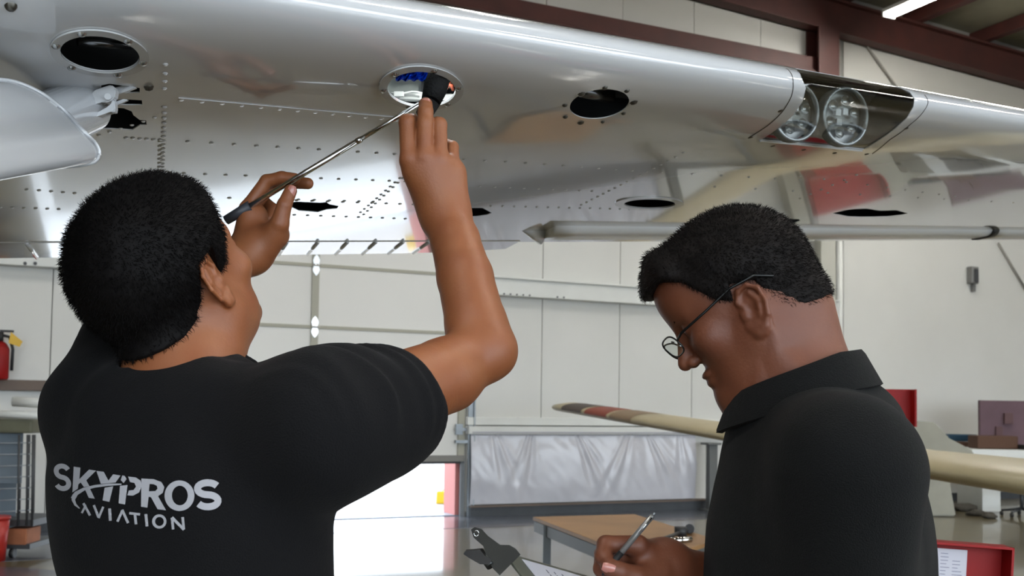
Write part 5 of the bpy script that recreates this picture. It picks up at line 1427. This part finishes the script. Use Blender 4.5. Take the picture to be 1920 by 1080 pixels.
# red tool chest behind the man, lid open
def chest(name, x0, x1, ytop, yb, d, label, deep=.5):
    a = P(x0, ytop, d); b = P(x1, ytop, d); zt = a[2]; wx = b[0]-a[0]; e = empty(name, (float(a[0]+wx/2), float(a[1]), 0), label, 'tool chest'); return e, a, wx, zt
e, a, wx, zt = chest('tool_chest', 1570, 1712, 728, 900, 10.3, 'red tool chest with raised lid standing behind the man with glasses')
fr = (np.array([a[0], a[1], 0]), np.array([1, 0, 0]), np.array([0, 1, 0]), ZZ)
boxo('lid', (0, .02, zt-.36), (wx, .05, zt), red_paint, e, fr, .004); boxo('lid_side', (wx-.02, -.10, zt-.36), (wx, .03, zt), red_paint, e, fr, .003); boxo('lid_side', (0, -.10, zt-.36), (.02, .03, zt), red_paint, e, fr, .003)
boxo('body', (0, -.40, .12), (wx-.16, .03, zt-.37), red_paint, e, fr, .006)
for k in range(5): boxo('drawer', (.02, -.412, .16+k*.19), (wx-.18, -.398, .33+k*.19), red_paint, e, fr, .003)
for sx_ in (.06, wx-.24):
    for sy_ in (-.35, -.03): tubeo('caster', [fr[0]+np.array([sx_-.02, sy_, .055]), fr[0]+np.array([sx_+.02, sy_, .055])], .055, rubber, e, 12)
# near red chest with printed list in the lid
Lp = [P(1700, 1008, 2.5), P(1884, 1022, 2.5)]; ex = un(Lp[1]-Lp[0]); ey = un(np.cross(ZZ, ex)); W_ = np.linalg.norm(Lp[1]-Lp[0]); ez = un(np.cross(ex, ey)); zt = Lp[0][2]
e = empty('tool_chest', (float(Lp[0][0]+.1), float(Lp[0][1]-.1), 0), 'red tool chest at lower right with printed list in its open lid', 'tool chest')
fr = (Lp[0], ex, ey, ez); boxo('lid', (0, 0, -.30), (W_, .008, 0), red_paint, e, fr, .001); boxo('lid_side', (W_-.006, -.05, -.30), (W_, .0, 0), red_paint, e, fr, .001); boxo('lid_side', (0, -.05, -.30), (.006, .0, 0), red_paint, e, fr, .001); boxo('lid_side', (0, -.05, -.006), (W_, 0, 0), red_paint, e, fr, .001)
p0 = P(1735, 1026, 2.49)-Lp[0]; px0 = p0@ex; pz0 = p0@ez; boxo('list_sheet', (px0, -.006, pz0-.14), (px0+.10, -.004, pz0), paper, e, fr)
bm = bmesh.new(); random.seed(11)
for r_ in range(16):
    for c_ in range(3):
        if r_ < 2 and c_ != 1: continue
        x0 = px0+.010+c_*.028; add_box(bm, (x0, -.0066, pz0-.012-r_*.008), (x0+.012+.012*random.random(), -.0061, pz0-.0105-r_*.008), fr)
tag(obj('printed_text', bm, mat('faint_ink', srgb(120, 120, 140), .6), e), kind='stuff')
boxo('binding', (px0-.006, -.008, pz0-.14), (px0-.001, -.004, pz0+.002), zinc, e, fr)
boxo('body', (-.02, -.36, -.62-.0), (W_+.0, .0, -.31), red_paint, e, fr, .004); zb = Lp[0][2]-.62
boxo('cabinet', (-.05, -.38, -zt+.10), (W_+.03, .02, -.63), red_paint, e, fr, .004)
for k in range(3): boxo('drawer', (-.03, -.39, -zt+.13+k*.12), (W_+.01, -.378, -zt+.235+k*.12), red_paint, e, fr, .002)
for sx_ in (0, W_-.03):
    for sy_ in (-.34, -.02): c = Lp[0]+ex*sx_+ey*sy_; tubeo('caster', [np.array([c[0]-.015, c[1], .05]), np.array([c[0]+.015, c[1], .05])], .05, rubber, e, 12)
# cream sloped fairing / cabinet on the floor
cf0 = fp(1750, 969); dC = float((cf0-CAM)@F)
o = prism('cowling', [P(x, y, dC) for x, y in ((1640, 786), (1708, 788), (1753, 792), (1764, 804), (1778, 824), (1800, 832), (1826, 846), (1826, 856), (1772, 862), (1782, 911), (1793, 968), (1640, 968))], .5, mat('cowling_grey', srgb(150, 148, 134), .5, noise_amt=.3, noise_scale=3), None, np.array([.1, .99, 0]), .02)
tag(o, 'pale angular aircraft cowling standing on the floor behind the cream wing', 'cowling')
# desk at the right with clutter
dk = 16.2
def zof(x, y, d=dk): return P(x, y, d)[2]
de = empty('desk', (float(P(1880, 850, dk)[0]), float(P(1880, 850, dk)[1]), 0), 'white desk with white panel legs at the far right', 'desk')
DT = None
def bx(name, x0, y0, x1, y1, d, thick, m, parent=None, bev=.0, z0=None):
    a = P(x0, y1, d); b = P(x1, y0, d); lo_z = a[2] if z0 is None else z0
    return boxo(name, (a[0], a[1], lo_z), (b[0], a[1]+thick, b[2]), m, parent, None, bev)
bx('desktop', 1822, 846, 2050, 858, dk-.5, 1.1, girt_white, de, .01); DT = P(2050, 846, dk-.5)[2]+.004
lz = zof(1850, 858, dk-.5)
for x0, x1 in ((1842, 1878), (2000, 2036)): bx('panel_leg', x0, 858, x1, 960, dk-.4, .9, girt_white, de, .01, z0=0)
bx('modesty_panel', 1842, 862, 2036, 915, dk+.45, .03, mat('desk_grey_panel', srgb(150, 148, 142), .6), de)  # plain grey panel, darker than the white desk
o = bx('foam_board', 1838, 753, 2010, 843, dk+.2, .08, mat('mauve_foam', srgb(96, 74, 82), .8, noise_amt=.4, noise_scale=4), None, .01, z0=DT); tag(o, 'large mauve foam board leaning on the desk at the far right', 'board')
for x0, y0, x1, y1, nm in ((1884, 775, 1900, 795, 'cutout'), (1868, 800, 1880, 818, 'cutout')): bx(nm, x0, y0, x1, y1, dk+.17, .06, mat('cutout_dark', srgb(86, 62, 64), .8), o)
o = bx('cardboard_box', 1833, 818, 1910, 844, dk-.25, .35, mat('brown_cardboard', srgb(76, 50, 34), .8), None, .02, z0=DT); tag(o, 'brown cardboard box on the white desk before the mauve board', 'box')
o = bx('blue_tray', 1778, 815, 1834, 827, dk+.9, .3, mat('blue_plastic', srgb(24, 62, 84), .5), None, .02); tag(o, 'flat blue tray beside the cardboard box', 'tray')
ts_ = empty('side_table', (float(P(1800, 830, dk+.8)[0]), float(P(1800, 830, dk+.8)[1]), 0), 'small brown side table under the blue tray', 'table')
bx('tabletop', 1768, 830, 1838, 838, dk+.75, .6, mat('brown_cardboard', srgb(76, 50, 34), .8), ts_, .01)
for x0 in (1812, 1834): bx('leg', x0, 838, x0+6, 940, dk+.8, .05, dark_steel, ts_, 0, z0=0)
bx('leg', 1772, 838, 1778, 940, dk+.8, .05, dark_steel, ts_, 0, z0=0)
o = bx('black_tray', 1924, 836, 1990, 844, dk-.48, .4, rubber, None, .01, z0=DT); tag(o, 'black flat tray on the white desk at the right edge', 'tray')
# office chairs half hidden at right
ch = empty('office_chair', (float(P(1900, 930, dk-1.0)[0]+.12), float(P(1900, 930, dk-1.0)[1]), 0), 'black office chair tucked in front of the white desk', 'chair')
cc = ch.location; cc = np.array(cc)
boxo('seat', (cc[0]-.22, cc[1]-.22, .38), (cc[0]+.26, cc[1]+.26, .46), rubber, ch, None, .03); boxo('backrest', (cc[0]-.2, cc[1]-.28, .46), (cc[0]+.25, cc[1]-.22, .62), rubber, ch, None, .02)
tubeo('gas_stem', [cc+ZZ*.1, cc+ZZ*.39], .025, dark_steel, ch, 10)
for k in range(5):
    a = k*2*math.pi/5; e1_ = cc+np.array([.27*math.cos(a), .27*math.sin(a), .07]); tubeo('star_leg', [cc+ZZ*.11, e1_], [.022, .014], dark_steel, ch, 8); tubeo('caster', [e1_+np.array([-.015, 0, -.04]), e1_+np.array([.015, 0, -.04])], .03, rubber, ch, 10)
for x, y, r_ in ((1808, 958, .12), (1830, 967, .09), (1856, 972, .08)):
    c = fp(x, y); 
    o = sdf_obj('cloth_bundle', lambda p, c=c, r_=r_: ellip(p, c+ZZ*r_*.4, (r_*1.6, r_*1.2, r_*.55))+vnoise(p, 22, 2)*.02+vnoise(p, 50, 4)*.008, c-r_*2, c+r_*2, r_*.12, mat('dark_rag', srgb(60, 56, 48), .9), None, 0)
    tag(o, {1808: 'dark crumpled rag bundle on the floor under the side table', 1830: 'dark rag bundle on the floor nearest the white desk leg', 1856: 'dark rag bundle in front of the white desk leg'}[x], 'rags', 'rag bundles under the far tables')
# switch box with conduit on the right wall part
sw_ = empty('switch_box', WB+wt(1819, 520, .06)*WD+wz(1819, 520, .06)*ZZ, 'small grey switch box mounted high on the white wall at right', 'switch box')
wbox('enclosure', wt(1812, 520), wt(1825, 520), wz(1819, 533), wz(1819, 501), .0, .12, mat('switch_grey', srgb(120, 120, 118), .4, metal=.4), sw_, .02)
wbox('cover', wt(1816, 520), wt(1822, 520), wz(1819, 530), wz(1819, 506), .12, .15, dark_steel, sw_, .01); wbox('conduit_stub', wt(1819, 520), wt(1824, 520), wz(1819, 547), wz(1819, 533), .02, .06, MATS['switch_grey'], sw_)
for a, b, lb in (((1872, 455), (1925, 545), 'thin brace cable crossing the wall at the right edge below the wing'), ((1612, 66), (1700, 190), 'thin brace cable crossing the upper wall above the landing lights')):
    ta, za = wp(*a, .05); t_b, zb_ = wp(*b, .05); o = tubeo('brace_cable', [WB+ta*WD+za*ZZ+WN*.05, WB+t_b*WD+zb_*ZZ+WN*.05], .018, mat('cable_grey', srgb(140, 138, 132), .5), None, 8); tag(o, lb, 'cable')
# ---- left side: extinguisher, rack, bucket, floor paint
fx = empty('fire_extinguisher', WB+wt(4, 660, .2)*WD+wz(4, 712, .2)*ZZ, 'red fire extinguisher with yellow tag hung on the wall at the left edge', 'fire extinguisher')
tx = wt(0, 660, .2); z0 = wz(4, 712, .2); z1 = wz(4, 640, .2); X = WB+tx*WD+WN*.2
tubeo('cylinder', [X+ZZ*z0, X+ZZ*(z0+.02), X+ZZ*(z1-.08), X+ZZ*(z1-.02), X+ZZ*z1], [.08, .095, .095, .06, .03], red_paint, fx, 20)
tubeo('valve', [X+ZZ*z1, X+ZZ*(z1+.10)], .03, rubber, fx, 10); tubeo('hose', [X+ZZ*(z1+.07), X+WD*.09+ZZ*(z1+.05), X+WD*.125+ZZ*(z1-.08), X+WD*.12+ZZ*(z0+.1)], .018, rubber, fx, 8)
boxo('lever', (-.01, -.02, z1+.1), (.13, .02, z1+.125), rubber, fx, (X, WD, WN, ZZ)); wbox('wall_bracket', tx-.05, tx+.05, z0+.05, z0+.2, 0, .12, dark_steel, fx)
prism('tag_label', [X+WD*.10+WN*.1+ZZ*(z1+.10), X+WD*.22+WN*.1+ZZ*(z1+.0), X+WD*.19+WN*.1+ZZ*(z1-.06), X+WD*.08+WN*.1+ZZ*(z1-.02)], .004, mat('yellow_tag', srgb(205, 165, 40), .5), fx, WN)
rk = fp(20, 1046); dr = float((rk-CAM)@F); re_ = empty('wire_rack', rk, 'wire and glass rack trolley on casters at the left edge', 'rack')
def rpnt(x, y, dd=0): return P(x, y, dr+dd)
for x in (36, 52, 62): tubeo('upright', [rpnt(x, 815), rpnt(x-2, 985)], .012, dark_steel, re_, 8)
for x in (36, 52, 62): tubeo('upright', [rpnt(x+3, 815, .6), rpnt(x, 975, .6)], .012, dark_steel, re_, 8)
for k in range(7): tubeo('crossbar', [rpnt(-60, 832+k*22), rpnt(62, 830+k*21)], .006, steel_grey, re_, 6)
boxo('glass_sheet', tuple(rpnt(-60, 905, .1)), tuple(rpnt(42, 812, .1)+np.array([0, .02, 0])), mat('smoky_glass', srgb(120, 132, 142), .1, coat=.5, noise_amt=.3, noise_scale=4), re_)
boxo('base', tuple(rpnt(-60, 985)), tuple(rpnt(62, 975)+np.array([0, .6, 0])), dark_steel, re_)
boxo('crate', tuple(rpnt(8, 1022)), tuple(rpnt(50, 992)+np.array([0, .3, 0])), mat('orange_wood', srgb(150, 92, 60), .7, noise_amt=.5, noise_scale=8), re_, None, .01)
boxo('shelf', tuple(rpnt(-60, 1028)), tuple(rpnt(56, 1020)+np.array([0, .6, 0])), dark_steel, re_)
for x in (24, -50): c = rpnt(x, 1037); tubeo('caster', [c-np.array([.02, 0, 0]), c+np.array([.02, 0, 0])], .045, rubber, re_, 14)
boxo('lower_glass', tuple(rpnt(-60, 975, .3)), tuple(rpnt(30, 905, .3)+np.array([0, .02, 0])), mat('smoky_glass', srgb(120, 132, 142), .1), re_)
for (x0, x1, y, r_, lb) in ((25, 110, 756, .045, 'upper white tube lying across the rack at the left edge'), (-40, 110, 778, .036, 'lower white tube lying across the rack at the left edge')):
    o = tubeo('white_tube', [rpnt(x0, y-3), rpnt(x1, y+2)], r_, girt_white, None, 16); tag(o, lb, 'tube', 'white tubes on the rack')
o = boxo('olive_crate', tuple(rpnt(-60, 811)), tuple(rpnt(60, 787)+np.array([0, .5, 0])), mat('olive_paint', srgb(96, 96, 78), .6, noise_amt=.5, noise_scale=5), None, None, .02); tag(o, 'drab olive crate on top of the wire rack', 'crate')
bk_ = fp(-14, 1052); r0 = .13; bu_ = empty('bucket', bk_, 'red plastic bucket standing on the floor at the left edge', 'bucket')
h_ = 84/2000*float((bk_-CAM)@F)
tubeo('bucket_body', [bk_, bk_+ZZ*h_*.93], [r0*.8, r0], mat('red_plastic', srgb(150, 30, 24), .4), bu_, 24); tubeo('bucket_rim', [bk_+ZZ*h_*.93, bk_+ZZ*h_], r0*1.07, MATS['red_plastic'], bu_, 24)
fpaint = mat('grey_blue_floor_paint', srgb(72, 74, 82), .3, coat=.3, noise_amt=.3, noise_scale=3)
for pl in ([(52, 1008), (98, 1006), (113, 1046), (60, 1050), (-40, 1056), (-40, 1030)], [(-40, 1062), (40, 1064), (147, 1073), (60, 1096), (-60, 1110)]):
    o = prism('floor_marking', [fp(*q)+ZZ*.0015 for q in pl], -.0014, fpaint, None, ZZ); tag(o, kind='structure')
# outside: yellow chock, far kerb line
c = atz(828, 945, -.14); o = empty('wheel_chock', c, 'yellow chock standing outside beyond the raised door', 'chock')
prism('chock_body', [c+np.array([-.09, 0, 0]), c+np.array([.09, 0, 0]), c+np.array([.04, 0, .20]), c+np.array([-.08, 0, .20])], .18, mat('yellow_rubber', srgb(230, 190, 40), .5), o, np.array([0, 1, 0]), .01); tubeo('chock_rope', [c+np.array([-.0, .09, .2]), c+np.array([.05, .09, .24]), c+np.array([.12, .09, .02])], .01, dark_steel, o, 6)
